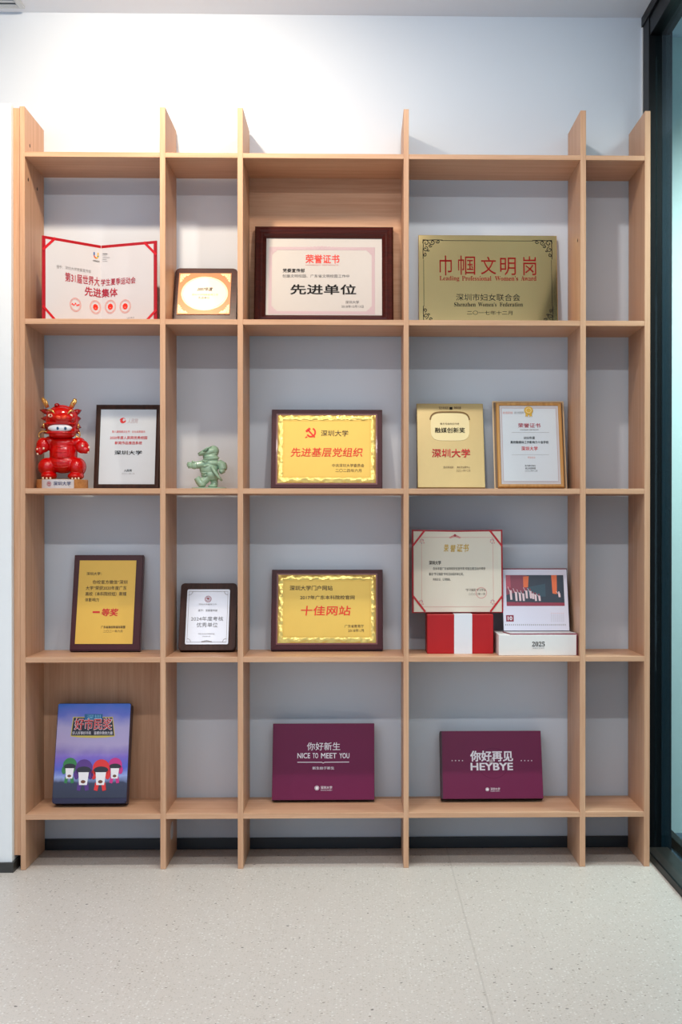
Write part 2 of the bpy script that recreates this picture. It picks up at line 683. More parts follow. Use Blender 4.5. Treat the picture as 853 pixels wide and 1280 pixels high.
def glyphs(s, bold, shear):
    key = (s, bold, shear)
    if key in _tcache:
        return _tcache[key]
    cu = bpy.data.curves.new('t', 'FONT')
    cu.body = s
    cu.resolution_u = 3
    cu.offset = bold
    cu.shear = shear
    ob = bpy.data.objects.new('t', cu)
    COL.objects.link(ob)
    dg = bpy.context.evaluated_depsgraph_get()
    ev = ob.evaluated_get(dg)
    me = ev.to_mesh()
    vs_ = [v.co.copy() for v in me.vertices]
    fs = [tuple(p.vertices) for p in me.polygons]
    ev.to_mesh_clear()
    bpy.data.objects.remove(ob)
    bpy.data.curves.remove(cu)
    _tcache[key] = (vs_, fs)
    return vs_, fs


def text_into(mb, s, rect, y, m, bold=0.0, shear=0.0, keep=False):
    """Letters fitted into rect = (x0,x1,z0,z1)."""
    vs_, fs = glyphs(s, 0.0, shear)
    if not vs_:
        return mb
    if bold > 0:
        # heavier weight: the same strokes struck again a little to the side
        n0 = len(vs_)
        d = bold * 1.6
        vv, ff = [], []
        for k, (ox, oy) in enumerate(((0, 0), (d, 0), (0, d * 0.8), (d, d * 0.8))):
            vv += [Vector((v.x + ox, v.y + oy, k)) for v in vs_]
            ff += [tuple(i + k * n0 for i in f) for f in fs]
        vs_, fs = vv, ff
    ax, bx = min(v.x for v in vs_), max(v.x for v in vs_)
    az, bz = min(v.y for v in vs_), max(v.y for v in vs_)
    x0, x1, z0, z1 = rect
    sx = (x1 - x0) / max(1e-6, bx - ax)
    sz = (z1 - z0) / max(1e-6, bz - az)
    nv = [mb.bm.verts.new((x0 + (v.x - ax) * sx, y - 0.00012 * v.z, z0 + (v.y - az) * sz)) for v in vs_]
    out = []
    for f in fs:
        try:
            out.append(mb.bm.faces.new([nv[i] for i in f]))
        except ValueError:
            pass
    mb._mark(out, m)
    return mb


INK = -0.0006


def letters(face, parent, name, lines, m, y=INK, M=None):
    """lines: (string, x0, y0, x1, y1[, bold[, shear]]) in photograph pixels on the face."""
    mb = MB()
    for ln in lines:
        s, x0, y0, x1, y1 = ln[:5]
        bold = ln[5] if len(ln) > 5 else 0.0
        shear = ln[6] if len(ln) > 6 else 0.0
        text_into(mb, s, face.rect(x0, y0, x1, y1), y, m, bold, shear)
    return mb.build(name, parent, M, fix=False)


def serif(s):
    out = ''
    for ch in s:
        if 'A' <= ch <= 'Z':
            out += chr(0x1D400 + ord(ch) - 65)
        elif 'a' <= ch <= 'z':
            out += chr(0x1D41A + ord(ch) - 97)
        elif '0' <= ch <= '9':
            out += chr(0x1D7CE + ord(ch) - 48)
        else:
            out += ch
    return out


def blob(parts, voxel, smooth_iter=6):
    """Merges balls / tapered limbs into one continuous closed surface. parts = callables on an MB."""
    mb = MB()
    for fn in parts:
        fn(mb)
    me = bpy.data.meshes.new('b')
    mb.bm.to_mesh(me)
    mb.bm.free()
    ob = bpy.data.objects.new('b', me)
    COL.objects.link(ob)
    rm = ob.modifiers.new('r', 'REMESH')
    rm.mode = 'VOXEL'
    rm.voxel_size = voxel
    rm.use_smooth_shade = True
    sm = ob.modifiers.new('s', 'SMOOTH')
    sm.iterations = smooth_iter
    sm.factor = 0.5
    dg = bpy.context.evaluated_depsgraph_get()
    me2 = bpy.data.meshes.new_from_object(ob.evaluated_get(dg))
    bpy.data.objects.remove(ob)
    for p in me2.polygons:
        p.use_smooth = True
    return me2


def mesh_obj(name, me, m, parent=None):
    me.materials.clear()
    me.materials.append(m)
    o = bpy.data.objects.new(name, me)
    COL.objects.link(o)
    if parent is not None:
        o.parent = parent
    return o


# ---------------------------------------------------------------- the room
CEIL = 2.545
XR = 1.845          # inner corner at the glass wall
DEPTH = 0.25        # bookcase depth

structure(MB().box(-3.0, 4.2, -7.0, 0.3, -0.1, 0.0, floor_mat).build('floor'))
structure(MB().box(-3.0, XR, 0.0, 0.12, 0.0, CEIL, wall_paint).build('wall_back'))
structure(MB().box(-3.0, 4.2, -5.2, 0.3, CEIL, CEIL + 0.1, ceil_paint).build('ceiling'))
structure(MB().box(-3.0, -0.0192, -0.27, -0.001, 0.0, 2.186, pier_paint, 0.002).build('wall_left'))
structure(MB().box(-3.0, -0.0135, -0.279, -0.2702, 0.0, 0.0285, skirting).box(-0.0190, -0.0135, -0.2702, -0.2, 0.0, 0.0285, skirting).build('baseboard_left'))
structure(MB().box(-0.018, XR - 0.001, -0.012, -0.0005, 0.0, 0.0337, skirting_back, 0.002).build('baseboard_back'))
structure(MB().box(1.8365, 1.8399, -0.006, -0.0004, 0.04, CEIL - 0.031, pier_paint).build('bright_edge_trim'))  # added pale strip that paints the back wall's edge brighter

# glass partition on the right, beyond it a corridor
win = bpy.data.objects.new('window_1', None)
COL.objects.link(win)
win.location = (1.84, -2.5, 0)
structure(win)
WM = Matrix.Translation((-1.84, 2.5, 0))
jamb_m = mat('jamb_teal', rgb(20, 40, 50), 0.5, spec=0.2)
MB().box(1.840, 1.881, -0.09, 0.0, 0.0, CEIL, black_metal, 0.0015).build('post', win, WM)
MB().box(1.8812, 1.911, -0.09, 0.10, 0.0, CEIL, jamb_m).build('jamb', win, WM)
MB().box(1.836, 1.841, -5.0, 0.0, CEIL - 0.03, CEIL - 0.0005, black_metal).box(1.843, 1.905, -5.0, -0.0905, CEIL - 0.085, CEIL - 0.0005, black_metal, 0.002).build('top_rail', win, WM)
MB().box(1.826, 1.832, -5.0, -0.02, 0.0, 0.022, black_metal, 0.001).box(1.8322, 1.900, -5.0, -0.0905, 0.0, 0.018, mat('track_reflection', rgb(58, 52, 48), 0.4, metal=0.4)).build('bottom_rail', win, WM)  # brown reflection on the rail top is painted into its colour
MB().box(1.860, 1.866, -5.0, -0.0905, 0.017, CEIL - 0.08, glass).build('glass_pane', win, WM)
MB().box(1.845, 1.900, -2.45, -2.38, 0.019, CEIL - 0.09, black_metal, 0.002).build('mullion', win, WM)
corr_wall = mat('corridor_paint', rgb(206, 226, 224), 0.7, noise=0.03, nscale=3)
structure(MB().box(XR, 4.2, 0.16, 0.28, 0.0, CEIL, corr_wall).build('wall_back.001'))
structure(MB().box(4.1, 4.2, -5.2, 0.16, 0.0, CEIL, corr_wall).build('wall_right'))
corr_floor = mat('corridor_carpet', rgb(64, 84, 100), 0.8, noise=0.2, nscale=80)
structure(MB().box(1.905, 4.1, -5.2, 0.16, 0.0005, 0.004, corr_floor).build('floor.001'))
rail = MB().box(1.925, 1.95, -3.2, 0.12, 0.005, 0.035, black_metal, 0.003)
structure(rail.build('trim_2'))

# ceiling air vent, upper left
v0 = at_z(31, 8.5, CEIL)
vent = thing('ceiling_vent', 'grey slatted air vent set in the white ceiling', 'vent', Matrix.Translation((v0.x - 0.3, v0.y - 0.15, CEIL)))
vent_m = mat('vent_grey', rgb(196, 202, 206), 0.5)
vent_d = mat('vent_dark', rgb(96, 102, 108), 0.6)
MB().frame(-0.3, 0.3, -0.15, 0.15, [(0, 0), (0, 0.006), (0.012, 0.009), (0.018, 0.006), (0.018, 0)], vent_m).build('vent_frame', vent, Matrix.Rotation(math.radians(90), 4, 'X') @ Matrix.Scale(-1, 4, (0, 1, 0)) @ Matrix.Translation((0, 0, 0)))
MB().box(-0.283, 0.283, -0.134, 0.134, -0.0012, -0.0004, vent_d).build('backing', vent)
for i in range(9):
    yy = -0.125 + i * 0.031
    MB().box(-0.282, 0.282, yy - 0.008, yy + 0.008, -0.0075, -0.0045, vent_m).build('slat', vent)

# ---------------------------------------------------------------- bookcase
ZT, ZTOP = [2.0549, 1.5786, 1.0937, 0.6094, 0.1592], 2.184
ZB = [2.0411, 1.5635, 1.0785, 0.5943, 0.1440]
XS = [(0.0, 0.0145), (0.3989, 0.4147), (0.6209, 0.6365), (1.0977, 1.1128), (1.6079, 1.6243), (1.7947, 1.8111)]
case = thing('bookcase', 'large open light oak bookcase with five columns of cubbies against the white wall', 'bookcase', Matrix.Translation((0.905, -DEPTH / 2, 0)))
CM = Matrix.Translation((-0.905, DEPTH / 2, 0))
BACKY = -0.0135
for i, (a, b) in enumerate(XS):
    edge = i in (0, 5)
    ob = MB().box(a, b, -DEPTH, BACKY, 0.0002, ZTOP, oak_z, 0.0008, 1).build('side_panel' if edge else 'divider', case, CM)
for t, b in zip(ZT, ZB):
    mb = MB()
    for i in range(5):
        mb.box(XS[i][1] - 0.0003, XS[i + 1][0] + 0.0003, -DEPTH + 0.0008, BACKY, b, t, oak_x, 0.0006, 1)
    mb.build('shelf', case, CM)
MB().box(XS[2][1], XS[3][0], BACKY - 0.008, BACKY, ZT[1], ZB[0], oak_x).build('back_panel', case, CM)
MB().box(XS[0][1], XS[1][0], BACKY - 0.008, BACKY, ZT[4], ZB[3], oak_z).build('back_panel', case, CM)
MB().box(-0.0190, -0.0003, -DEPTH + 0.004, -DEPTH + 0.022, 0.042, 2.180, oak_z, 0.0006, 1).build('filler_strip', case, CM)
# pale disc painting the light through a divider hole, screw caps near the top
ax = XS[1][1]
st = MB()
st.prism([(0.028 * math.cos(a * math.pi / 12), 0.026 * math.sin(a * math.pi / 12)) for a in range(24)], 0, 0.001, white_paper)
st.build('bright_hole', case, CM @ Matrix.Translation((ax + 0.0011, -0.13, 0.085)) @ Matrix.Rotation(math.radians(90), 4, 'Z'))


def screw_cap(x, y, z, side):
    MB().prism([(0.005 * math.cos(a * math.pi / 8), 0.005 * math.sin(a * math.pi / 8)) for a in range(16)], -0.0008, 0.0, screw).build(
        'screw_cap', case, CM @ Matrix.Translation((x, y, z)) @ Matrix.Rotation(math.radians(90 * side), 4, 'Z'))


for (x, y, z, s) in ((XS[0][1], -0.19, 2.088, 1), (XS[4][0], -0.08, 2.088, -1), (XS[5][0], -0.06, 2.088, -1), (XS[0][1], -0.10, 1.985, 1), (XS[0][1], -0.21, 1.985, 1),
                     (XS[4][0], -0.2, 1.82, -1)):
    screw_cap(x, y, z, s)

# ---------------------------------------------------------------- emblems


def round_seal(mb, cx, cz, r, m, m2, y):
    """round university style seal: ring, inner ring, dots round the rim and a small tree"""
    mb.ring(cx, cz, r, r, r * 0.12, y, m)
    mb.ring(cx, cz, r * 0.64, r * 0.64, r * 0.10, y, m)
    for k in range(14):
        a = 2 * math.pi * k / 14
        mb.disc(cx + r * 0.76 * math.cos(a), cz + r * 0.76 * math.sin(a), r * 0.07, r * 0.07, y, m, 8)
    mb.flat([(cx - r * 0.07, cz - r * 0.42), (cx + r * 0.07, cz - r * 0.42), (cx + r * 0.07, cz), (cx - r * 0.07, cz)], y, m2)
    mb.disc(cx, cz + r * 0.12, r * 0.34, r * 0.26, y - 0.00005, m2, 14)
    return mb


def scroll(cx, cz, r0, turns, a0, sgn, n=22):
    pts = []
    for i in range(n + 1):
        t = i / n
        a = a0 + sgn * turns * 2 * math.pi * t
        r = r0 * (1 - 0.85 * t)
        pts.append((cx + r * math.cos(a), cz + r * math.sin(a)))
    return pts


def corner_scrolls(mb, x, z, dx, dz, s, w, m, y):
    """scrollwork that runs from a corner along both edges (dx,dz = +-1 point inwards)"""
    def P(pts):
        return [(x + dx * a * s, z + dz * b * s) for a, b in pts]
    for cx, cz, r, tr, a0, sg in ((0.18, 0.18, 0.2, 1.2, math.pi, 1), (0.55, 0.14, 0.17, 1.3, math.pi, -1), (0.14, 0.55, 0.17, 1.3, -math.pi / 2, 1), (0.88, 0.09, 0.12, 1.2, math.pi, -1), (0.09, 0.9, 0.12, 1.2, -math.pi / 2, 1), (0.42, 0.36, 0.1, 1.1, 0, 1), (0.3, 0.62, 0.08, 1, 0, 1)):
        mb.ribbon(P(scroll(cx, cz, r, tr, a0, sg)), w, y, m)
    mb.ribbon(P([(0, 0.0), (0.3, 0.02), (0.7, 0.0), (1.15, 0.01)]), w, y, m)
    mb.ribbon(P([(0, 0.0), (0.02, 0.3), (0.0, 0.7), (0.01, 1.15)]), w, y, m)


# ---------------------------------------------------------------- row 1
Z1, Z2, Z3, Z4, Z5 = ZT[1], ZT[2], ZT[3], ZT[4], None
R1, R2, R3, R4 = ZT[1], ZT[2], ZT[3], ZT[4]


def leaf(pa, pb, zs, ya, yb, ztop):
    """vertical page between two points seen at pixel columns pa, pb and depths ya, yb"""
    A = at_y(pa[0], pa[1], ya)
    B = at_y(pb[0], pb[1], yb)
    A.z = B.z = zs
    u = (B - A)
    W = u.length
    u.normalize()
    v = Vector((0, 0, 1))
    y = -(u.cross(v))
    M = Matrix(((u.x, y.x, v.x, A.x), (u.y, y.y, v.y, A.y), (u.z, y.z, v.z, A.z), (0, 0, 0, 1)))
    f = Plane(M)
    f.W, f.H = W, ztop - zs
    return f


def seal_rings(f, cxp, cyp):
    mb = MB()
    c = f.px(cxp, cyp)
    mb.ring(c[0], c[1], 0.0195, 0.0205, 0.0014, -0.002, ink_pink)
    mb.ring(c[0], c[1], 0.0160, 0.0170, 0.001, -0.002, ink_pink)
    for i in range(26):
        a = 2 * math.pi * i / 26
        mb.disc(c[0] + 0.0175 * math.cos(a), c[1] + 0.0185 * math.sin(a), 0.0009, 0.0009, -0.002, ink_pink, 6)
    if cxp > 100:
        mb.disc(c[0], c[1], 0.0088, 0.0092, -0.0021, ink_pink, 20)
        for i in range(9):
            a = i * 0.698
            mb.disc(c[0] + 0.0066 * math.cos(a), c[1] + 0.0066 * math.sin(a), 0.0026, 0.0030, -0.0022, ink_orange, 8)
        mb.flat([(c[0] - 0.006, c[1] - 0.002), (c[0] + 0.006, c[1] - 0.002), (c[0] + 0.004, c[1] + 0.005), (c[0] - 0.004, c[1] + 0.005)], -0.0023, ink_orange)
    return mb


# open red certificate folder standing like a V
zt_f = at_y(53, 294, -0.215).z
fl = leaf((53, 350), (126.5, 350), R1 + 0.0004, -0.215, -0.075, zt_f)
fr = leaf((126.5, 350), (196, 350), R1 + 0.0004, -0.075, -0.150, zt_f)
root = thing('certificate_folder', 'open red folder with white games certificate and four round seals, beside the small oval plaque', 'certificate', fl.M)
for f, side in ((fl, 0), (fr, 1)):
    M = fl.inv @ f.M
    W, H = f.W, f.H
    MB().box(0, W, 0.0, 0.004, 0, H, red_cover, 0.001, 1).build('cover', root, M)
    inn = 0.010
    xa, xb = (inn, W + 0.0) if side == 0 else (0.0, W - inn)
    page = MB().box(xa, xb, -0.0012, -0.0001, 0.003, H - 0.009, white_paper).build('page', root, M)
    k = 0.042
    for z0, z1 in ((H - 0.002, H - k), (0.0045, k)):
        xx = (k, 0) if side == 0 else (W - k, W)
        MB().ribbon([(xx[0], z0), (xx[1], z1)], 0.0075, -0.0020, red_ribbon).build('corner_ribbon', root, M, fix=False)
    if side == 0:
        letters(f, root, 'title_lettering', [('第31届世界大', 81, 343.5, 124, 355, 0.012), ('先进', 105.5, 359.5, 126, 371, 0.02)], ink_wine, -0.002, M)
        letters(f, root, 'recipient_lettering', [('授予：', 70.5, 331.5, 78, 336), ('深圳大学党委宣传部', 81, 335, 113.5, 339)], ink_lgrey, -0.002, M)
        for cxp, cyp in ((94, 381), (119, 384)):
            mb = seal_rings(f, cxp, cyp)
            c = f.px(cxp, cyp)
            if cxp < 100:
                for i in range(5):
                    mb.disc(c[0] - 0.011 + i * 0.0055, c[1] + (0.001, -0.001, 0.003, -0.001, 0.0005)[i], 0.0026, 0.0028, -0.0022, ink_orange, 8)
            mb.build('round_seal', root, M, fix=False)
        # U-shaped games emblem
        mb = MB()
        c = f.px(119.8, 319.5)
        cols = [mat('emblem_blue', rgb(36, 92, 160), 0.5), mat('emblem_green', rgb(60, 130, 110), 0.5), mat('emblem_yellow', rgb(226, 178, 60), 0.5), mat('emblem_orange', rgb(214, 104, 46), 0.5)]
        mb.ribbon([(c[0] - 0.0068, c[1] + 0.009), (c[0] - 0.0068, c[1])], 0.0045, -0.002, cols[0])
        mb.ring(c[0], c[1], 0.009, 0.0095, 0.0045, -0.002, cols[3], 180, 270, 10)
        mb.ring(c[0], c[1], 0.009, 0.0095, 0.0045, -0.002, cols[2], 270, 330, 8)
        mb.ring(c[0], c[1], 0.009, 0.0095, 0.0045, -0.002, cols[1], 330, 360, 6)
        mb.ribbon([(c[0] + 0.0068, c[1] + 0.009), (c[0] + 0.0068, c[1])], 0.0045, -0.002, cols[2])
        mb.build('games_emblem', root, M, fix=False)
        letters(f, root, 'emblem_caption', [('CHENGDU', 115.5, 325.5, 124, 327.3, 0.02)], ink_grey, -0.002, M)
    else:
        letters(f, root, 'title_lettering', [('学生夏季运动会', 126.8, 347.5, 170, 356, 0.012), ('集体', 127.6, 360.5, 147.5, 371.5, 0.02)], ink_wine, -0.002, M)
        for cxp, cyp in ((138.5, 383.5), (157, 383)):
            seal_rings(f, cxp, cyp).build('round_seal', root, M, fix=False)
        mb = MB()
        for i, w in enumerate((6, 5, 9, 5, 6)):
            a = f.px(128.8, 317.5 + i * 2.3)
            b = f.px(128.8 + w, 317.5 + i * 2.3)
            mb.ribbon([a, b], 0.0012 if i else 0.0022, -0.002, ink_grey if i == 0 else ink_lgrey)
        mb.build('emblem_lines', root, M, fix=False)
        letters(f, root, 'date_lettering', [('二〇二三年八月', 159, 396.3, 168, 398.2)], ink_grey, -0.002, M)

# small rounded plaque with a cream oval
f = Face((220, 335.7), (295.5, 335.7), (296.5, 400), (216, 400), R1, -0.115, -0.045, 0.022)
root = thing('award_plaque', 'small rounded dark wood plaque with a pale cream oval on a copper plate', 'plaque', f.M)
MB().prism(rrect(-f.W / 2, f.W / 2, 0, f.H, 0.012), 0, 0.022, mahog, 0.0015).build('wooden_back', root)
q = f.quad((224.5, 342), (221, 393.4), (287.2, 393.4), (289.8, 342))
pl = MB().prism(q, -0.003, -0.0001, plate_copper, 0.0006).build('metal_plate', root)
c = f.px(256, 367.5)
ov = MB().disc(c[0], c[1], 0.0695, 0.0575, -0.0034, gold_pale, 48)
ov.disc(c[0], c[1], 0.064, 0.0525, -0.0037, ivory_oval, 48)
ov.build('oval_medallion', pl, fix=False)
for (px_, py_), dx, dz in (((226.5, 343.5), 1, -1), ((288, 343.5), -1, -1), ((222.8, 391.5), 1, 1), ((285.8, 391.5), -1, 1)):
    a = f.px(px_, py_)
    mb = MB()
    corner_scrolls(mb, a[0], a[1], dx, dz, 0.024, 0.0026, gold_pale, -0.0034)
    mb.build('corner_ornament', pl, fix=False)
letters(f, root, 'inscription', [('2007年度', 246.5, 360, 266.5, 364.6, 0.02, 0.3), ('先进单位', 248, 371.5, 262.5, 374.6)], ink_brown, -0.0042)
letters(f, root, 'inscription', [('深圳大学网络宣传工作', 240, 368, 273, 370.4)], ink_gold, -0.0042)

# big mahogany frame
f = Face((318.5, 283), (491.5, 284), (492.5, 400), (318, 400), R1, -0.105, -0.045, 0.02)
root = thing('framed_certificate', 'large mahogany framed honour certificate with mauve border in the middle top cubby', 'frame', f.M)
hw, H = f.W / 2, f.H
MB().frame(-hw, hw, 0, H, [(0.0, 0.02), (0.0, 0.0), (0.005, -0.006), (0.013, -0.008), (0.019, -0.004), (0.024, -0.005), (0.030, 0.0), (0.034, 0.004), (0.0345, 0.010)], mahog).build('moulding', root)
MB().box(-hw + 0.004, hw - 0.004, 0.017, 0.0195, 0.004, H - 0.004, darkframe).build('backing_board', root)
xa, xb, za, zb = f.rect(334, 300, 477.5, 395)
xa, xb, za, zb = -hw + 0.0335, hw - 0.0335, 0.0335, H - 0.0335
MB().box(xa, xb, 0.0085, 0.012, za, zb, glossy_paper).build('certificate_sheet', root)
yk = 0.008
mb = MB()
a = f.px(336.5, 308.5, yk)
b = f.px(469, 393, yk)
mb.frame(a[0], b[0], b[1], a[1], [(0.0, yk), (0.0095, yk)], ink_mauve)
for (x, z, dx, dz) in ((a[0], a[1], 1, -1), (b[0], a[1], -1, -1), (a[0], b[1], 1, 1), (b[0], b[1], -1, 1)):
    mb.flat([(x + dx * p_, z + dz * r2) for p_, r2 in ((0.009, 0.009), (0.026, 0.009), (0.022, 0.014), (0.017, 0.017), (0.014, 0.022), (0.009, 0.026))], yk - 0.0002, ink_mauve)
cxm = (a[0] + b[0]) / 2
for i in range(-4, 5):
    mb.disc(cxm + i * 0.011, a[1] - 0.003, 0.007 - abs(i) * 0.0006, 0.0065 - abs(i) * 0.0007, yk - 0.0003, ink_mauve, 12)
mb.build('printed_border', root, fix=False)
sh = yk - 0.0005
letters(f, root, 'title_lettering', [('荣誉证书', 382, 317, 424.5, 328, 0.02)], ink_orange, sh)
letters(f, root, 'title_underline', [('HONORARY CERTIFICATE', 382, 329.3, 423, 330.6, 0.01)], ink_pink, sh)
letters(f, root, 'recipient_lettering', [('党委宣传部', 353.5, 334.5, 381, 339.3, 0.01)], ink_black, sh)
letters(f, root, 'body_lettering', [('创建文明校园、广东省文明校园工作中', 353, 341.8, 437, 345.8)], ink_grey, sh)
letters(f, root, 'award_lettering', [('先进单位', 363, 354.3, 445.5, 367, 0.02)], ink_black, sh)
letters(f, root, 'date_lettering', [('深圳大学', 432, 374.5, 449, 378.5), ('2018年12月13日', 427, 380.2, 454.5, 383.6)], ink_grey, sh)

# brass plaque
f = Face((523, 294), (695.5, 294.3), (699, 403), (524, 403), R1, -0.060, -0.024, 0.008)
root = thing('brass_plaque', 'polished brass plaque with red title and scrollwork corners beside the large mahogany frame', 'plaque', f.M)
hw, H = f.W / 2, f.H
pl = MB().box(-hw, hw, 0, 0.008, 0, H, brass, 0.0012, 2).build('brass_plate', root)
mb = MB()
xa, xb = f.px(530, 345)[0], f.px(690, 345)[0]
zt_, zb_ = f.px(610, 301)[1], 0.016
bw = 0.0014
mb.ribbon([(xa + 0.055, zt_), (xb - 0.055, zt_)], bw, INK, ink_black)
mb.ribbon([(xa, zt_ - 0.06), (xa, zb_ + 0.055)], bw, INK, ink_black)
mb.ribbon([(xb, zt_ - 0.06), (xb, zb_ + 0.055)], bw, INK, ink_black)
for x, z, dx, dz in ((xa - 0.002, zt_ + 0.002, 1, -1), (xb + 0.002, zt_ + 0.002, -1, -1), (xa - 0.002, zb_ - 0.004, 1, 1), (xb + 0.002, zb_ - 0.004, -1, 1)):
    corner_scrolls(mb, x, z, dx, dz, 0.052, 0.0022, ink_black, INK)
mb.build('scroll_border', root, fix=False)
letters(f, root, 'title_lettering', [('巾', 549.8, 319.5, 565, 344.3, 0.0), ('帼', 573, 319.5, 594.3, 343.5, 0.0), ('文', 601.5, 321, 620.5, 343, 0.0), ('明', 625.5, 322, 645, 344, 0.0), ('岗', 654.5, 320.5, 670.5, 344, 0.0)], ink_dred)
letters(f, root, 'translation_lettering', [(serif('Leading'), 549.8, 345, 574.5, 352), (serif('Professional'), 577.8, 345, 614.5, 350.9), (serif("Women's"), 619, 345, 648, 351), (serif('Award'), 651.5, 345, 670.8, 351)], ink_dred)
letters(f, root, 'issuer_lettering', [('深圳市妇女联合会', 570.5, 367.3, 650.5, 376, 0.0)], ink_black)
letters(f, root, 'issuer_translation', [(serif('Shenzhen'), 568, 378, 595, 383.2), (serif("Women's"), 598, 378, 621, 383.2), (serif('Federation'), 625, 378, 654, 383.2)], ink_black)
letters(f, root, 'date_lettering', [('二〇一七年十二月', 584, 388.5, 641, 393.5)], ink_black)

# ---------------------------------------------------------------- row 2
# red dragon figurine: measured in a 10.035x enlargement, origin at base centre
U = 1 / 10.035 / (FPX / 4.04)
DY = -0.125
b0 = at_y(78, 605, DY)


def dpt(x, y, d=0.0):
    """enlargement coordinates -> local metres (x right, y depth, z up from the shelf)"""
    return Vector(((x - 385) * U, d * U, (1207 - y) * U))


root = thing('dragon_figurine', 'glossy red dragon figurine with gold horns on a round wooden base', 'figurine', Matrix.Translation((b0.x, DY, R2 + 0.0003)))
rad = 315 * U
MB().lathe([(rad * 0.97, 0), (rad, 0.002), (rad, 118 * U - 0.002), (rad * 0.985, 118 * U)], tan_wood, 64).build('base', root)
# curved white label on the front of the base
mb = MB()
prev = None
n = 24
fs = []
for i in range(n + 1):
    a = math.radians(-90 - 38 + 76 * i / n)
    x, y = (rad + 0.0006) * math.cos(a), (rad + 0.0006) * math.sin(a)
    c = (mb.bm.verts.new((x, y, 0.001)), mb.bm.verts.new((x, y, 118 * U - 0.001)))
    if prev:
        fs.append(mb.bm.faces.new((prev[0], c[0], c[1], prev[1])))
    prev = c
mb._mark(fs, white_paper, True)
lab = mb.build('base_label', root, fix=False)


def wrap(mb, r):
    for v in mb.bm.verts:
        a = v.co.x / r
        y = v.co.y
        v.co.x, v.co.y = r * math.sin(a), -r * math.cos(a) + y


mb = MB()
round_seal(mb, -98 * U, 60 * U, 30 * U, ink_wine, ink_wine, 0)
wrap(mb, rad + 0.0012)
mb.build('seal', lab, fix=False)
mb = MB()
text_into(mb, '深圳大学', (-40 * U, 172 * U, 40 * U, 88 * U), 0, mat('navy_ink', rgb(40, 50, 110), 0.5), 0.01)
mb.ribbon([(-30 * U, 28 * U), (160 * U, 28 * U)], 5 * U, 0, ink_lgrey)
wrap(mb, rad + 0.0012)
mb.build('label_lettering', lab, fix=False)


def B(x, y, d, rx, rz, ry, rot=None):
    c = dpt(x, y, d)
    return lambda mb: mb.ball(c, (rx * U, ry * U, rz * U), dragon_red, rot, 28)


def T(pts, rads):
    P = [dpt(*p) for p in pts]
    return lambda mb: mb.tube(P, [r * U for r in rads], dragon_red, 16)


body = blob([
    B(400, 760, 0, 172, 225, 165), B(400, 880, 0, 200, 130, 175), B(400, 640, -5, 175, 100, 150),
    B(212, 930, -30, 120, 118, 150), B(578, 930, -30, 108, 122, 150),
    B(235, 1040, -60, 100, 55, 140), B(565, 1045, -60, 100, 50, 140),
    B(245, 610, -20, 85, 65, 85), B(165, 660, -60, 88, 95, 80), B(125, 720, -80, 55, 62, 60),
    B(590, 620, -20, 85, 62, 85), B(645, 680, -60, 85, 85, 80), B(690, 720, -80, 52, 48, 55),
    B(520, 940, 190, 90, 70, 90),
], 7 * U, 5)
mesh_obj('body', body, dragon_red, root)
head = blob([
    B(385, 350, -10, 205, 195, 175), B(395, 480, -50, 185, 95, 170), B(395, 300, -110, 160, 110, 120),
    B(430, 335, -190, 130, 62, 80), B(395, 540, -70, 160, 42, 150), B(300, 320, -140, 60, 60, 60), B(520, 320, -140, 55, 60, 60),
    B(385, 400, -160, 195, 22, 70), B(385, 512, -160, 170, 24, 70),
], 7 * U, 4)
ho = mesh_obj('head', head, dragon_red, root)
# belly plates as ribs across the chest
mb = MB()
for i in range(6):
    y = 620 + i * 62
    w = 100 + 12 * i - (i == 5) * 20
    P = [dpt(400 + w * math.sin(a), y + 10 * math.cos(a * 2), -(150 + 26 * min(1, i / 3)) * math.cos(a * 0.85)) for a in [(-1 + k / 6) for k in range(13)]]
    mb.tube(P, 5 * U, dragon_red, 8)
mb.build('belly_plates', root)
# open mouth: white face panel with two eyes
mb = MB()
ctr = dpt(400, 458, -195)
mb.ball(ctr, (150 * U, 42 * U, 47 * U), face_white, None, 28)
mouth = mb.build('face_panel', ho)
for x in (380, 474):
    MB().ball(dpt(x, 464, -236), (16 * U, 8 * U, 19 * U), eye_blue, None, 14).build('eye', mouth)
# horns
MB().tube([dpt(205, 190, -20), dpt(185, 140, -20), dpt(160, 100, -15), dpt(140, 68, -10)], [26 * U, 28 * U, 26 * U, 16 * U], gilt).tube([dpt(205, 175, -40), dpt(200, 130, -45), dpt(180, 92, -45)], [20 * U, 19 * U, 11 * U], gilt).build('horn', ho)
MB().tube([dpt(500, 190, -20), dpt(520, 145, -20), dpt(540, 110, -15), dpt(548, 80, -10)], [28 * U, 30 * U, 27 * U, 20 * U], gilt).tube([dpt(535, 150, -40), dpt(560, 125, -45), dpt(568, 100, -45)], [18 * U, 16 * U, 10 * U], gilt).build('horn', ho)
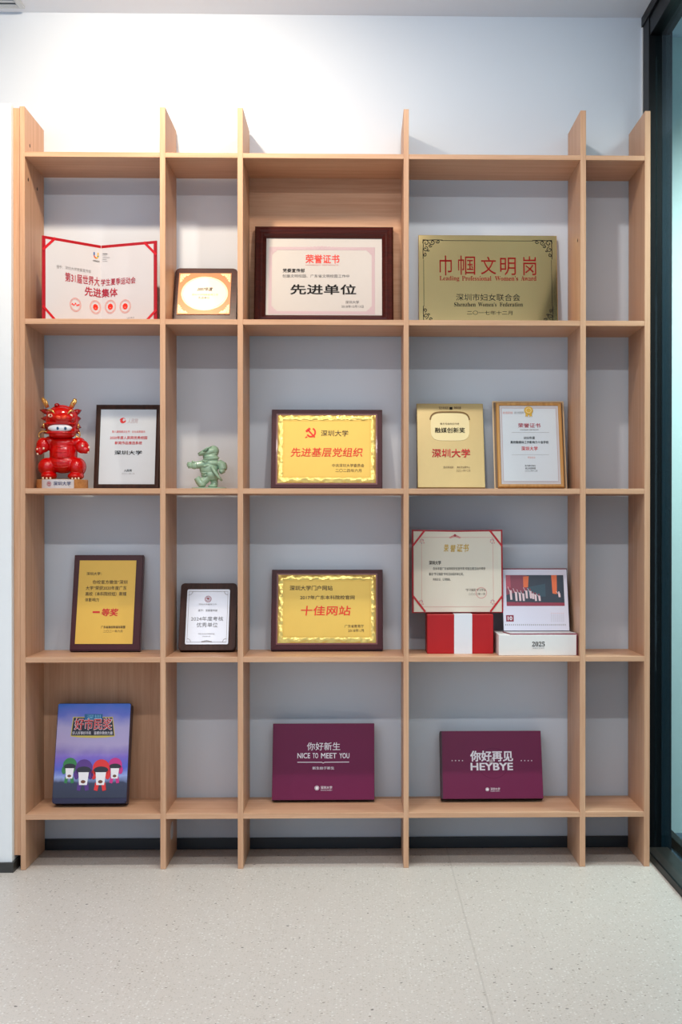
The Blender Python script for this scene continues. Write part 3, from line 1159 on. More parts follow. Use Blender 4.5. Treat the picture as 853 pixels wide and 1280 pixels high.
# brows, eyes, nostrils, whisker plates
MB().tube([dpt(228, 245, -165), dpt(275, 232, -192), dpt(315, 250, -205), dpt(345, 290, -215)], [6 * U, 13 * U, 13 * U, 4 * U], gilt).build('eyebrow', ho)
MB().tube([dpt(565, 250, -155), dpt(540, 236, -180), dpt(515, 258, -200), dpt(495, 288, -215)], [6 * U, 12 * U, 12 * U, 4 * U], gilt).build('eyebrow', ho)
for cx_, r1, d1 in ((282, 32, -196), (530, 25, -190)):
    ew = MB().ball(dpt(cx_, 305, d1), (r1 * U, 24 * U, 21 * U), claw_white).build('dragon_eye', ho)
    MB().ball(dpt(cx_ + (6 if cx_ < 400 else -6), 303, d1 - 20), (r1 * 0.42 * U, 9 * U, 14 * U), dragon_dark).build('pupil', ew)
for cx_, ry_ in ((395, 0.3), (465, -0.3)):
    MB().ball(dpt(cx_, 330, -262), (36 * U, 20 * U, 24 * U), dragon_orange, (0, ry_, 0)).build('nostril', ho)
for sgn, cx in ((-1, 200), (1, 575)):
    for (y, ln, dz) in ((250, 105, 35), (330, 90, 10), (410, 95, -25), (470, 60, -35)):
        a = dpt(cx - sgn * 30, y, 10)
        b = dpt(cx + sgn * ln * (1.0 if sgn < 0 else 0.35), y - dz, 50)
        MB().tube([a, a.lerp(b, 0.5), b], [40 * U, 34 * U, 5 * U], dragon_dark, 10).build('mane_tuft', ho)
mb = MB()
for k in range(4):
    mb.ball(dpt(335, 165 + 6 * k, -70 + 60 * k), (34 * U, 40 * U, 26 * U), dragon_dark)
mb.build('crest', ho)
for P_, R_ in (([dpt(180, 385, -90), dpt(176, 420, -100), dpt(188, 455, -105)], [6 * U, 13 * U, 5 * U]), ([dpt(600, 385, -80), dpt(606, 420, -90), dpt(596, 455, -95)], [5 * U, 10 * U, 5 * U]),
               ([dpt(215 + 62 * math.cos(a) - 50, 535 + 48 * math.sin(a), -40) for a in [math.pi * (0.75 + 0.09 * k) for k in range(14)]], 10 * U),
               ([dpt(585 + 26 * math.cos(a), 530 + 30 * math.sin(a), -40) for a in [math.pi * (-0.5 + 0.12 * k) for k in range(14)]], 9 * U)):
    MB().tube(P_, R_, gilt).build('whisker', ho)
for grp in (((105, 715, -128), (183, 705, -130), (105, 772, -110)), ((662, 672, -132), (735, 690, -95), (722, 745, -95)),
            ((185, 1076, -170), (232, 1078, -185), (275, 1076, -175)), ((545, 1080, -175), (585, 1080, -180), (620, 1078, -165))):
    for c in grp:
        MB().ball(dpt(*c), (13 * U, 15 * U, 15 * U), claw_white, None, 12).build('claw', root)

# black framed certificate
f = Face((120, 506), (200.5, 506), (200, 610.5), (117.5, 610.5), R2, -0.085, -0.035, 0.016)
root = thing('framed_certificate', 'dark brown framed white certificate with red logo beside the red dragon', 'frame', f.M)
hw, H = f.W / 2, f.H
MB().frame(-hw, hw, 0, H, [(0, 0.016), (0, 0), (0.002, -0.003), (0.008, -0.004), (0.0135, -0.001), (0.0145, 0.004)], darkframe).box(-hw + 0.003, hw - 0.003, 0.0125, 0.0155, 0.003, H - 0.003, darkframe).build('moulding', root)
MB().box(-hw + 0.014, hw - 0.014, 0.002, 0.006, 0.014, H - 0.014, cool_paper).build('certificate_sheet', root)
yk = 0.0012
mb = MB()
c = f.px(153.5, 526, yk)
mb.disc(c[0], c[1], 0.0095, 0.0095, yk, ink_red, 24)
mb.ribbon([(c[0] + 0.0002, c[1] + 0.003), (c[0] + 0.002, c[1] - 0.0005), (c[0] + 0.009, c[1] + 0.004)], 0.0028, yk - 0.0002, cool_paper)
mb.disc(c[0] + 0.0035, c[1] + 0.0045, 0.0026, 0.0026, yk - 0.0002, cool_paper, 12)
mb.ring(c[0], c[1] - 0.001, 0.0095, 0.0085, 0.0016, yk - 0.0002, cool_paper, 160, 330, 14)
mb.build('round_logo', root, fix=False)
letters(f, root, 'logo_lettering', [('人民网', 159.5, 523.2, 172.5, 529, 0, 0.2)], ink_mauve, yk)
letters(f, root, 'heading_lettering', [('第八届网络文化节 · 文化成果展示', 140, 538, 181.5, 541), ('2020年度人民网优秀校园', 137.5, 545, 184, 549, 0.012), ('新闻作品推选系统', 143.5, 551.5, 177.5, 555.5, 0.012)], ink_red, yk)
letters(f, root, 'name_lettering', [('深圳大学', 143, 563, 177.5, 568.3, 0.015)], ink_black, yk)
letters(f, root, 'issuer_lettering', [('人民网', 155, 586.5, 164.5, 589.5, 0.01)], ink_black, yk)
letters(f, root, 'date_lettering', [('二〇二一年一月', 152, 591, 168, 593)], ink_lgrey, yk)

# celadon figurine: measured in a 12.19x enlargement
V = 1 / 12.19 / (FPX / 4.05)
b0 = at_y(261.7, 605, -0.115)


def jpt(x, y, d=0.0):
    return Vector(((x - 386) * V, d * V, (785 - y) * V))


root = thing('celadon_figurine', 'small pale green glazed figurine of a striding figure in a tilted hat', 'figurine', Matrix.Translation((b0.x, -0.115, R2 + 0.0003)))
MB().lathe([(258 * V, 0), (265 * V, 4 * V), (265 * V, 24 * V), (255 * V, 30 * V)], jade, 48, sy=0.6).build('base', root)


def J(x, y, d, rx, rz, ry, rot=None):
    c = jpt(x, y, d)
    return lambda mb: mb.ball(c, (rx * V, ry * V, rz * V), jade, rot, 22)


def K(pts, rads):
    P = [jpt(*p) for p in pts]
    return lambda mb: mb.tube(P, [r * V for r in rads], jade, 14)


me = blob([
    J(380, 470, 0, 142, 125, 110), J(400, 560, 0, 140, 95, 105), J(420, 385, 0, 145, 62, 100), J(420, 620, 10, 110, 40, 90),
    K([(360, 590, -20), (330, 640, -45), (290, 680, -70)], [70, 66, 58]), K([(205, 605, -95), (240, 660, -85), (290, 720, -75)], [46, 58, 62]), J(285, 715, -75, 62, 42, 62),
    K([(455, 600, 20), (460, 680, 25), (455, 735, 20)], [62, 56, 60]), J(440, 735, 0, 75, 26, 75),
    K([(340, 390, -20), (270, 405, -45), (200, 420, -60)], [64, 60, 56]), J(168, 420, -65, 66, 60, 40),
    K([(530, 375, 0), (590, 420, -20), (600, 490, -40)], [55, 70, 62]), K([(600, 490, -40), (560, 530, -70)], [50, 34]), J(590, 440, 30, 70, 75, 60),
    J(405, 290, -10, 118, 62, 98), J(415, 320, -10, 130, 34, 95, (0, -0.12, 0)),
], 6 * V, 3)
bodyo = mesh_obj('body', me, jade, root)
for dx, dy, d in ((-95, -38, -75), (-102, -14, -85), (-100, 12, -90), (-85, 36, -80)):
    MB().tube([jpt(150, 420 + dy * 0.5, -70), jpt(150 + dx * 0.5, 420 + dy * 0.9, d), jpt(160 + dx, 420 + dy, d)], [18 * V, 16 * V, 11 * V], jade, 10).build('finger', bodyo)
MB().tube([jpt(175, 395, -80), jpt(155, 370, -90), jpt(138, 352, -92)], [18 * V, 16 * V, 11 * V], jade, 10).build('thumb', bodyo)
me = blob([
    J(400, 212, 0, 135, 70, 115, (0, -0.35, 0)), J(450, 200, 0, 86, 84, 95), J(310, 228, -30, 96, 34, 100, (0, -0.45, 0)), J(420, 265, 0, 110, 22, 100, (0, -0.15, 0)),
], 6 * V, 3)
mesh_obj('hat', me, jade, root)
MB().tube([jpt(225, 245, -70), jpt(300, 205, -105), jpt(370, 160, -100), jpt(425, 138, -60)], [9 * V, 14 * V, 14 * V, 8 * V], jade, 10).tube([jpt(310, 215, -112), jpt(350, 195, -116), jpt(385, 176, -112)], [16 * V, 24 * V, 12 * V], mat('celadon_shade', rgb(92, 126, 104), 0.3, coat=0.4), 10).build('hat_brim', root)  # darker tube paints the shade in the hollow of the hat
MB().tube([jpt(430, 440, -105), jpt(480, 520, -120), jpt(540, 600, -120), jpt(592, 655, -110)], [24 * V, 26 * V, 22 * V, 14 * V], jade, 12).build('sword', root)
mb = MB()
for (x0, y0, x1, y1) in ((290, 360, 380, 345), (275, 430, 390, 425), (262, 520, 370, 540), (290, 575, 380, 560)):
    mb.tube([jpt(x0, y0, -85), jpt((x0 + x1) / 2, (y0 + y1) / 2 + 8, -112), jpt(x1, y1, -105)], [6 * V, 11 * V, 6 * V], jade, 8)
mb.build('coat_folds', root)


def gold_plaque(f, label, gold_q, inner_px, name='award_plaque'):
    root = thing(name, label, 'plaque', f.M, 'wide gold award plaques in dark red frames')
    hw, H = f.W / 2, f.H
    MB().prism(rrect(-hw, hw, 0, H, 0.002, 2), 0.0, 0.018, maroon, 0.003).build('wooden_back', root)
    x0, x1, z0, z1 = f.rect(*gold_q)
    MB().frame(x0 - 0.0045, x1 + 0.0045, z0 - 0.0045, z1 + 0.0045, [(0, 0.0), (0.0, -0.0012), (0.0045, -0.0012)], maroon_lip).build('inner_bead', root)
    pl = MB().box(x0, x1, -0.002, -0.0001, z0, z1, gold_satin).build('gold_plate', root)
    a0, a1, b0_, b1 = f.rect(*inner_px)
    mb = MB()
    # rippled bevel running round the plate
    n = 14
    pts_o, pts_i = [], []
    def side(p, q, r, s, k):
        for i in range(k):
            t = i / k
            wob = 0.0018 * math.sin(i * 2.4)
            pts_o.append((p[0] + (q[0] - p[0]) * t, p[1] + (q[1] - p[1]) * t))
            pts_i.append((r[0] + (s[0] - r[0]) * t + wob, r[1] + (s[1] - r[1]) * t + wob))
    side((x0, z0), (x1, z0), (a0, b0_), (a1, b0_), 22)
    side((x1, z0), (x1, z1), (a1, b0_), (a1, b1), 15)
    side((x1, z1), (x0, z1), (a1, b1), (a0, b1), 22)
    side((x0, z1), (x0, z0), (a0, b1), (a0, b0_), 15)
    k = len(pts_o)
    vo = [mb.bm.verts.new((x, -0.0022, z)) for x, z in pts_o]
    vi = [mb.bm.verts.new((x, -0.0040 + 0.0014 * math.sin(i * 1.9), z)) for i, (x, z) in enumerate(pts_i)]
    mid = [mb.bm.verts.new(((a[0] + b[0]) / 2, -0.0048 + 0.0018 * math.sin(i * 2.3 + 1), (a[1] + b[1]) / 2)) for i, (a, b) in enumerate(zip(pts_o, pts_i))]
    fs = []
    for i in range(k):
        j = (i + 1) % k
        fs.append(mb.bm.faces.new((vo[i], vo[j], mid[j], mid[i])))
        fs.append(mb.bm.faces.new((mid[i], mid[j], vi[j], vi[i])))
    mb._mark(fs, gold_ripple, True)
    mb.build('rippled_border', pl, fix=False)
    mb = MB()
    mb.frame(a0 + 0.004, a1 - 0.004, b0_ + 0.004, b1 - 0.004, [(0, -0.0024), (0.0008, -0.0024)], ink_brown if False else gold_flat)
    mb.build('fine_line', pl, fix=False)
    return root


f = Face((339.5, 512), (478, 511.7), (478.5, 611), (339, 611), R2, -0.085, -0.035, 0.018)
root = gold_plaque(f, 'gold plaque with hammer and sickle emblem in dark red frame', (347.2, 519.3, 470, 603.8), (353.5, 525, 464.3, 597.8))
yk = -0.0030
mb = MB()
c = f.px(388.6, 541, yk)
s = 0.0165
mb.ring(c[0] + 0.05 * s, c[1] + 0.08 * s, s * 0.92, s * 0.95, s * 0.30, yk, ink_orange, -150, 65, 26)
mb.flat([(c[0] - s * 0.72, c[1] - s * 0.66), (c[0] - s * 1.05, c[1] - s * 0.86), (c[0] - s * 0.95, c[1] - s * 1.0), (c[0] - s * 0.55, c[1] - s * 0.82)], yk, ink_orange)
mb.ribbon([(c[0] - s * 0.45, c[1] + s * 0.5), (c[0] + s * 0.75, c[1] - s * 0.85)], s * 0.27, yk - 0.0002, ink_orange)
mb.ribbon([(c[0] - s * 0.85, c[1] + s * 0.22), (c[0] - s * 0.12, c[1] + s * 0.86)], s * 0.42, yk - 0.0002, ink_orange)
mb.build('emblem', root, fix=False)
letters(f, root, 'name_lettering', [('深圳大学', 401.5, 538, 435.5, 545.5, 0.004)], ink_brown, yk)
letters(f, root, 'award_lettering', [('先进基层党组织', 363.5, 560, 453.5, 571.3, 0.008, 0.12)], ink_orange, yk)
letters(f, root, 'issuer_lettering', [('中共深圳大学委员会', 415.5, 580, 455.5, 584.2), ('二〇二四年六月', 419.5, 586.3, 452, 590.5)], ink_brown, yk)

# champagne gold plaque with arched window
f = Face((521, 504.3), (603, 504.5), (608, 611), (522.3, 611), R2, -0.118, -0.030, 0.020)
root = thing('award_plaque', 'champagne gold upright plaque with pale screen shaped window and red name', 'plaque', f.M)
hw, H = f.W / 2, f.H
pl = MB().box(-hw, hw, 0, 0.020, 0, H, gold_champ, 0.0015).build('gold_plate', root)


def screen_poly(x0, x1, z0, z1):
    pts = []
    cx, cz, a, b = (x0 + x1) / 2, (z0 + z1) / 2, (x1 - x0) / 2, (z1 - z0) / 2
    for i in range(56):
        t = 2 * math.pi * i / 56
        c_, s_ = math.cos(t), math.sin(t)
        e = 0.42
        pts.append((cx + a * math.copysign(abs(c_) ** e, c_), cz + b * math.copysign(abs(s_) ** (e * 1.25), s_)))
    return pts


x0, x1, z0, z1 = f.rect(538, 515.2, 587.5, 551.2)
dark_gold = mat('shadow_gold', rgb(112, 84, 40), 0.4, metal=0.4)  # darker gold paints the shade along the top of the recess
po = screen_poly(x0, x1, z0, z1)
pi_ = screen_poly(x0 + 0.0015, x1 - 0.0015, z0 + 0.0005, z1 - 0.004)
MB().prism(pi_, -0.0012, -0.0002, gold_pale).build('window_panel', root)
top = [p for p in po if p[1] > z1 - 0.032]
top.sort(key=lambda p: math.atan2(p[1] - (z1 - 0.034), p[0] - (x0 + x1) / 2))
MB().ribbon(top, (0.0042, 0.0046), -0.0016, dark_gold).build('shaded_arch_rim', root, fix=False)
yk = -0.0020
letters(f, root, 'sponsor_lettering', [('南方新闻网', 549, 508.5, 560.5, 512), ('新闻日报', 568, 508.5, 576.5, 511.5, 0.01)], ink_brown, yk)
mb = MB()
c = f.px(564, 510.3, yk)
mb.box(c[0] - 0.0045, c[0] + 0.0045, yk, yk + 0.0005, c[1] - 0.004, c[1] + 0.004, ink_black)
mb.build('sponsor_logo', root)
letters(f, root, 'subtitle_lettering', [('南方号高校创作榜', 550.5, 528.8, 574, 531.4)], ink_brown, yk)
letters(f, root, 'award_lettering', [('融媒创新奖', 544, 534.8, 581.5, 541.3, 0.014)], ink_black, yk)
letters(f, root, 'name_lettering', [('深圳大学', 540.2, 561.2, 588, 571.8, 0.018)], ink_red, yk)
letters(f, root, 'issuer_lettering', [('南方新闻网', 554.5, 583, 567, 585.5), ('南方号运营中心', 571.5, 583, 588, 585.5), ('二〇二一年十二月', 570.5, 587, 588, 589.8)], ink_brown, yk)

# gilt wood frame with rosette
f = Face((620.5, 503), (702, 503), (706, 609), (622.5, 609), R2, -0.122, -0.047, 0.0245)
root = thing('framed_certificate', 'gilt wood framed white certificate with gold rosette', 'frame', f.M)
hw, H = f.W / 2, f.H
MB().frame(-hw, hw, 0, H, [(0, 0.010), (0, 0), (0.003, -0.003), (0.0085, -0.003), (0.0105, 0.0), (0.0105, 0.006)], gold_frame).box(-hw + 0.002, hw - 0.002, 0.007, 0.0098, 0.002, H - 0.002, gold_frame).build('moulding', root)
MB().box(-hw + 0.010, hw - 0.010, 0.0015, 0.005, 0.010, H - 0.010, white_paper).build('mat_board', root)
MB().frame(-hw - 0.009, hw + 0.010, 0.0, H + 0.0105, [(0, 0.024), (0, 0.018), (0.0022, 0.0168), (0.0040, 0.018), (0.0040, 0.022)], clear_edge).box(-hw - 0.006, hw + 0.007, 0.0195, 0.0225, 0.003, H + 0.0075, mat('grey_tan', rgb(140, 116, 94), 0.5)).build('back_frame', root)
MB().box(-hw + 0.001, hw - 0.0005, 0.0102, 0.0182, 0.0, H - 0.02, mat('dark_board', rgb(46, 30, 20), 0.5)).build('spacer', root)
yk = 0.0010
x0, x1, z0, z1 = f.rect(627.3, 511, 696.5, 600)
MB().box(-hw + 0.0175, hw - 0.0175, yk, yk + 0.0004, 0.0195, H - 0.019, cool_paper).build('certificate_sheet', root)
yk = 0.0004
mb = MB()
mb.frame(-hw + 0.0165, hw - 0.0165, 0.0185, H - 0.018, [(0, yk), (0.0012, yk)], ink_mauve)
for yy in (540.5, 568.3):
    a, b = f.px(640, yy, yk), f.px(687, yy, yk)
    mb.ribbon([a, b], 0.0006, yk, ink_lgrey)
mb.build('printed_border', root, fix=False)
mb = MB()
c = f.px(661, 513.3, yk)
for k in range(16):
    a = 2 * math.pi * k / 16
    mb.disc(c[0] + 0.0108 * math.cos(a), c[1] + 0.0108 * math.sin(a), 0.003, 0.003, yk - 0.0018, ink_gold, 8)
mb.disc(c[0], c[1], 0.0112, 0.0112, yk - 0.002, ink_gold, 24)
mb.ring(c[0], c[1], 0.0085, 0.0085, 0.0015, yk - 0.0023, gold_pale)
for sx_ in (-1, 1):
    mb.flat([(c[0] + sx_ * 0.001, c[1] - 0.008), (c[0] + sx_ * 0.009, c[1] - 0.007), (c[0] + sx_ * 0.0105, c[1] - 0.0205), (c[0] + sx_ * 0.0065, c[1] - 0.0175), (c[0] + sx_ * 0.0025, c[1] - 0.0215)], yk - 0.0012, ink_gold)
mb.build('rosette', root, fix=False)
letters(f, root, 'heading_lettering', [('南方教育传媒', 629, 514.3, 641, 517.5)], ink_pink, yk)
letters(f, root, 'heading_lettering', [('南方校园号', 643.3, 514.3, 655, 517.5)], ink_lgrey, yk)
letters(f, root, 'title_lettering', [('荣誉证书', 648, 529, 676, 534.5, 0.01)], ink_wine, yk)
letters(f, root, 'subtitle_lettering', [('HONORARY CERTIFICATE', 650.5, 536.5, 673.5, 538, 0.01)], ink_lgrey, yk)
letters(f, root, 'body_lettering', [('2022年度', 655, 545.5, 669, 549, 0.01), ('高校融媒体工作影响力十佳学校', 638.5, 551, 686, 554.5, 0.01)], ink_black, yk)
letters(f, root, 'name_lettering', [('深圳大学', 652, 558, 672.5, 563.2, 0.012)], ink_red, yk)
letters(f, root, 'note_lettering', [('特发此证', 660, 570.5, 669.5, 573)], ink_pink, yk)
letters(f, root, 'issuer_lettering', [('南方都市报社', 656.5, 581, 670, 583.2), ('南方校园联盟', 657, 584.2, 670, 586.4), ('二〇二二年十二月', 656.5, 587.3, 672, 589.5)], ink_black, yk)

# ---------------------------------------------------------------- row 3
f = Face((94, 693.5), (180.5, 693.5), (174.5, 814), (86.2, 814), R3, -0.100, -0.022, 0.018)
root = thing('award_plaque', 'tall yellow gold award plaque in a dark maroon frame, below the red dragon', 'plaque', f.M)
hw, H = f.W / 2, f.H
MB().prism(rrect(-hw, hw, 0, H, 0.002, 2), 0.0, 0.018, maroon, 0.003).build('wooden_back', root)
q = f.quad((100, 700.7), (93.7, 805), (165.7, 805), (170.7, 700.7))
MB().prism(q, -0.0015, -0.0001, gold_flat).build('gold_plate', root)
yk = -0.0021
letters(f, root, 'recipient_lettering', [('深圳大学：', 108.5, 715.3, 127.5, 719.3, 0.01)], ink_brown, yk)
letters(f, root, 'body_lettering', [('你校官方微信“深圳', 116, 725.3, 159.5, 730.2, 0.006), ('大学”荣获2020年度广东', 107.5, 732.7, 158.5, 737.7, 0.006), ('高校（本科院校组）新媒', 107, 740, 158.3, 745, 0.006), ('体影响力', 106.5, 747.6, 124, 752.3, 0.006)], ink_brown, yk)
letters(f, root, 'award_lettering', [('一', 116, 764.2, 125, 766.4, 0.05), ('等奖', 127.3, 760.8, 148.3, 770.4, 0.03, 0.15)], ink_red, yk)
letters(f, root, 'issuer_lettering', [('广东省高校新媒体联盟', 126.5, 782.3, 156.8, 785.7, 0.012), ('二〇二一年六月', 129.5, 787.4, 153.3, 790.8)], ink_brown, yk)

f = Face((227, 729), (296, 729), (294.5, 814.5), (222.5, 814.5), R3, -0.110, -0.032, 0.02)
root = thing('award_plaque', 'rounded dark walnut plaque with silver plate and round seal beside the tall yellow plaque', 'plaque', f.M)
hw, H = f.W / 2, f.H
MB().prism(rrect(-hw, hw, 0, H, 0.010), 0, 0.02, walnut, 0.002).build('wooden_back', root)
x0, x1, z0, z1 = f.rect(233, 737, 286.5, 805.6)
pl = MB().prism(rrect(x0, x1, z0, z1, 0.004), -0.002, -0.0001, silver_plate, 0.0005).build('silver_plate', root)
yk = -0.0026
mb = MB()
mb.frame(x0 + 0.005, x1 - 0.005, z0 + 0.006, z1 - 0.006, [(0, yk), (0.0011, yk)], ink_lgrey)
for x, z, dx, dz in ((x0 + 0.006, z0 + 0.007, 1, 1), (x1 - 0.006, z0 + 0.007, -1, 1), (x0 + 0.006, z1 - 0.007, 1, -1), (x1 - 0.006, z1 - 0.007, -1, -1)):
    mb.ring(x, z, 0.011, 0.011, 0.0014, yk, ink_lgrey, 0 if dx > 0 and dz > 0 else (90 if dz > 0 else (180 if dx < 0 else 270)), (90 if dx > 0 and dz > 0 else (180 if dz > 0 else (270 if dx < 0 else 360))), 10)
for k in range(-4, 5):
    mb.disc((x0 + x1) / 2 + k * 0.0035, z0 + 0.0105 - abs(k) * 0.0007, 0.002, 0.0022, yk, ink_lgrey, 8)
mb.build('engraved_border', pl, fix=False)
c = f.px(260.3, 748.8, yk)
round_seal(MB(), c[0], c[1], 0.0102, ink_wine, ink_wine, yk).build('seal', root, fix=False)
letters(f, root, 'school_lettering', [('深圳大学宣传工作', 248.5, 754.7, 271, 756.7)], ink_lgrey, yk)
letters(f, root, 'recipient_lettering', [('授予：党委宣传部', 248, 762, 272, 764.7)], ink_grey, yk)
letters(f, root, 'award_lettering', [('2024年度考核', 239, 771, 279.3, 776.4), ('优秀单位', 246, 778.4, 272.3, 784.3)], ink_grey, yk)
letters(f, root, 'date_lettering', [('中共深圳大学委员会', 248, 791.8, 268.5, 793.5), ('2025年1月', 253, 795, 263, 796.5)], ink_lgrey, yk)

f = Face((340.2, 712), (478.3, 711.7), (479.5, 813.8), (338.3, 813.8), R3, -0.090, -0.030, 0.018)
root = gold_plaque(f, 'gold plaque for a website award with dark red frame, three lines and no emblem', (347.6, 718.8, 470.2, 803.8), (353.5, 724.8, 464.4, 797.4))
yk = -0.0030
letters(f, root, 'heading_lettering', [('深圳大学门户网站', 362.5, 732.2, 416, 738.3, 0.01), ('2017年广东本科院校官网', 375.5, 744.5, 443.5, 749.6, 0.008)], ink_brown, yk)
letters(f, root, 'award_lettering', [('十佳网站', 376.3, 757.5, 439, 769.5, 0.012, 0.08)], ink_orange, yk)
letters(f, root, 'issuer_lettering', [('广东省教育厅', 431, 781, 455, 784.8), ('2018年1月', 435.5, 786.3, 455, 790.2)], ink_brown, yk)

# red gift box with white band
yf = -0.165
A, Bp = at_y(534.3, 818, yf), at_y(617, 818, yf)
zt_box = at_y(575, 768.3, yf).z
root = thing('gift_box', 'red box with a white paper band, under the open honour certificate', 'box', Matrix.Translation(((A.x + Bp.x) / 2, yf, R3 + 0.0003)))
hw, HB = (Bp.x - A.x) / 2, zt_box - R3
DB = 0.115
MB().box(-hw, hw, 0, DB, 0, HB, red_box_m, 0.0015).build('carton', root)
c0, c1 = at_y(568, 800, yf).x - (A.x + Bp.x) / 2, at_y(590.5, 800, yf).x - (A.x + Bp.x) / 2
MB().box(c0, c1, -0.0010, 0.0, -0.0002, HB + 0.001, white_band).box(c0, c1, 0, DB, HB, HB + 0.0010, white_band).build('paper_band', root)

f = Face((515.5, 661.8), (629, 662.3), (629, 767.3), (515, 767.3), zt_box + 0.0014, -0.125, -0.095, 0.006)
root = thing('certificate_folder', 'open red honour certificate with gold script title standing on the red box', 'certificate', f.M)
hw, H = f.W / 2, f.H
# two leaves folded slightly at the upright spine
cv = MB()
cv.prism([(-hw, 0), (0, 0.0015), (0, H - 0.002), (-hw, H)], 0.0, 0.006, red_cover, 0.001)
cv.prism([(0, 0.0015), (hw, 0), (hw, H), (0, H - 0.002)], 0.0, 0.006, red_cover, 0.001)
cv.build('cover', root)
i_ = 0.005
MB().prism([(-hw + i_, i_ * 0.6), (hw - i_, i_ * 0.6), (hw - i_, H - i_), (0, H - i_ - 0.002), (-hw + i_, H - i_)], -0.0012, -0.0001, cream_paper).build('page', root)
yk = -0.0018
k = 0.037
for x, z, dx, dz in ((-hw + 0.002, 0.0035, 1, 1), (hw - 0.002, 0.0035, -1, 1), (-hw + 0.002, H - 0.002, 1, -1), (hw - 0.002, H - 0.002, -1, -1)):
    MB().ribbon([(x + dx * k, z), (x, z + dz * k * 1.3)], 0.0055, yk - 0.001, red_ribbon).build('corner_ribbon', root, fix=False)
mb = MB()
a = f.px(527, 671.5, yk)
b = f.px(617.5, 758.5, yk)
mb.frame(a[0], b[0], b[1], a[1], [(0, yk), (0.0008, yk)], ink_pink)
for px_, py_ in ((528, 676), (616, 676), (527, 752.5), (616.5, 752)):
    c = f.px(px_, py_, yk)
    for j in range(7):
        t = j * 0.9
        mb.disc(c[0] + 0.008 * math.cos(t) * (0.4 + 0.1 * j), c[1] + 0.008 * math.sin(t) * (0.4 + 0.1 * j), 0.0021, 0.0021, yk - 0.0001, ink_mauve if j % 2 else ink_pink, 8)
c = f.px(569, 671, yk)
for j in range(-3, 4):
    mb.disc(c[0] + j * 0.0045, c[1] + 0.004 - abs(j) * 0.002, 0.004, 0.0042 - abs(j) * 0.0005, yk - 0.0002, ink_wine if j == 0 else ink_pink, 10)
c = f.px(602, 741, yk)
mb.ring(c[0], c[1], 0.0165, 0.0165, 0.0016, yk, ink_pink)
mb.build('printed_border', root, fix=False)
letters(f, root, 'title_lettering', [('荣', 555, 680.5, 561, 690, 0.02, 0.15), ('誉', 563, 681, 570, 690, 0.02, 0.15), ('证书', 571.5, 680, 586.5, 690, 0.02, 0.15)], ink_gold, yk)
letters(f, root, 'recipient_lettering', [('深圳大学', 536.5, 701, 551.5, 706, 0.02)], ink_black, yk)
letters(f, root, 'body_lettering', [('在本年度广东省网络安全宣传周 校园主题活动中荣获', 541.5, 709, 607, 712.6), ('最佳“学习强国”学校活动组织单位奖。', 536.5, 715.8, 580, 719.4), ('特发此证，以资鼓励。', 541.5, 722.6, 563.5, 726)], ink_black, yk)
letters(f, root, 'issuer_lettering', [('“学习强国”学习平台', 582, 735.8, 607.5, 739.2), ('二〇二二年一月', 586, 741, 606.5, 744)], ink_brown, yk)

# white box and the desk calendar on it
yf = -0.226
A, Bp = at_y(623.8, 818, yf), at_y(722.3, 818, yf)
zt_w = at_y(670, 793.6, yf).z
root = thing('white_box', 'low white box with grey year numerals, under the desk calendar', 'box', Matrix.Translation(((A.x + Bp.x) / 2, yf, R3 + 0.0003)))
hw, HB = (Bp.x - A.x) / 2, zt_w - R3
carton = mat('white_card', rgb(232, 230, 228), 0.5, noise=0.03)
MB().box(-hw, hw, 0, 0.165, 0, HB, carton, 0.0012).build('carton', root)
MB().box(hw - 0.0035, hw + 0.0004, -0.0004, 0.165, 0.0005, HB - 0.0005, mat('maroon_edge', rgb(110, 30, 40), 0.5)).build('maroon_edge', root)
pf = Plane(root.matrix_world.copy() if False else Matrix.Translation(((A.x + Bp.x) / 2, yf, R3 + 0.0003)))
letters(pf, root, 'year_lettering', [(serif('2025'), 665.5, 802, 681.3, 808)], ink_black, -0.0008)
letters(pf, root, 'caption_lettering', [('深圳大学台历', 666, 809.2, 681, 811)], ink_lgrey, -0.0008)

zc = zt_w + 0.0006
f = Face((629, 711.8), (709.2, 711.5), (711.3, 786), (628.8, 786), zc + 0.004, -0.142, -0.082, 0.0)
root = thing('desk_calendar', 'tent desk calendar with a stage photo, standing on the white box', 'calendar', f.M)
hw, H = f.W / 2, f.H
maroon_card = mat('maroon_card', rgb(140, 26, 56), 0.5)
navy_card = mat('navy_card', rgb(34, 34, 56), 0.5)
# easel: base flap lying on the box, back board leaning behind the page
Fi = f.inv
base = MB()
fl_ = at_y(639, 793.5, -0.2245)
fr_ = at_y(722.3, 793.5, -0.2245)
bl_ = at_y(628.5, 787, -0.135)
br_ = at_y(711.8, 787, -0.135)
pts = [Vector((fl_.x, -0.2245, 0)), Vector((fr_.x, -0.2245, 0)), Vector((br_.x, -0.135, 0)), Vector((bl_.x, -0.135, 0))]
lo = [base.bm.verts.new(Vector((p.x, p.y, zc))) for p in pts]
hi = [base.bm.verts.new(Vector((p.x, p.y, zc + 0.0032))) for p in pts]
base._mark([base.bm.faces.new(lo[::-1])] + [base.bm.faces.new((lo[i], lo[(i + 1) % 4], hi[(i + 1) % 4], hi[i])) for i in range(4)], maroon_card)
base._mark([base.bm.faces.new(hi)], white_paper)
base.build('base_flap', root, Fi)
MB().box(-hw - 0.0015, hw + 0.002, 0.0015, 0.0035, 0, H + 0.003, navy_card).build('easel_board', root)
page = MB().box(-hw, hw, -0.0006, 0.0013, 0.001, H, mat('calendar_paper', rgb(222, 222, 238), 0.45)).build('page', root)
MB().tube([(-hw, 0.001, H + 0.001), (hw, 0.001, H + 0.001)], 0.0022, maroon_card, 8).build('binding', root)
yk = -0.0011
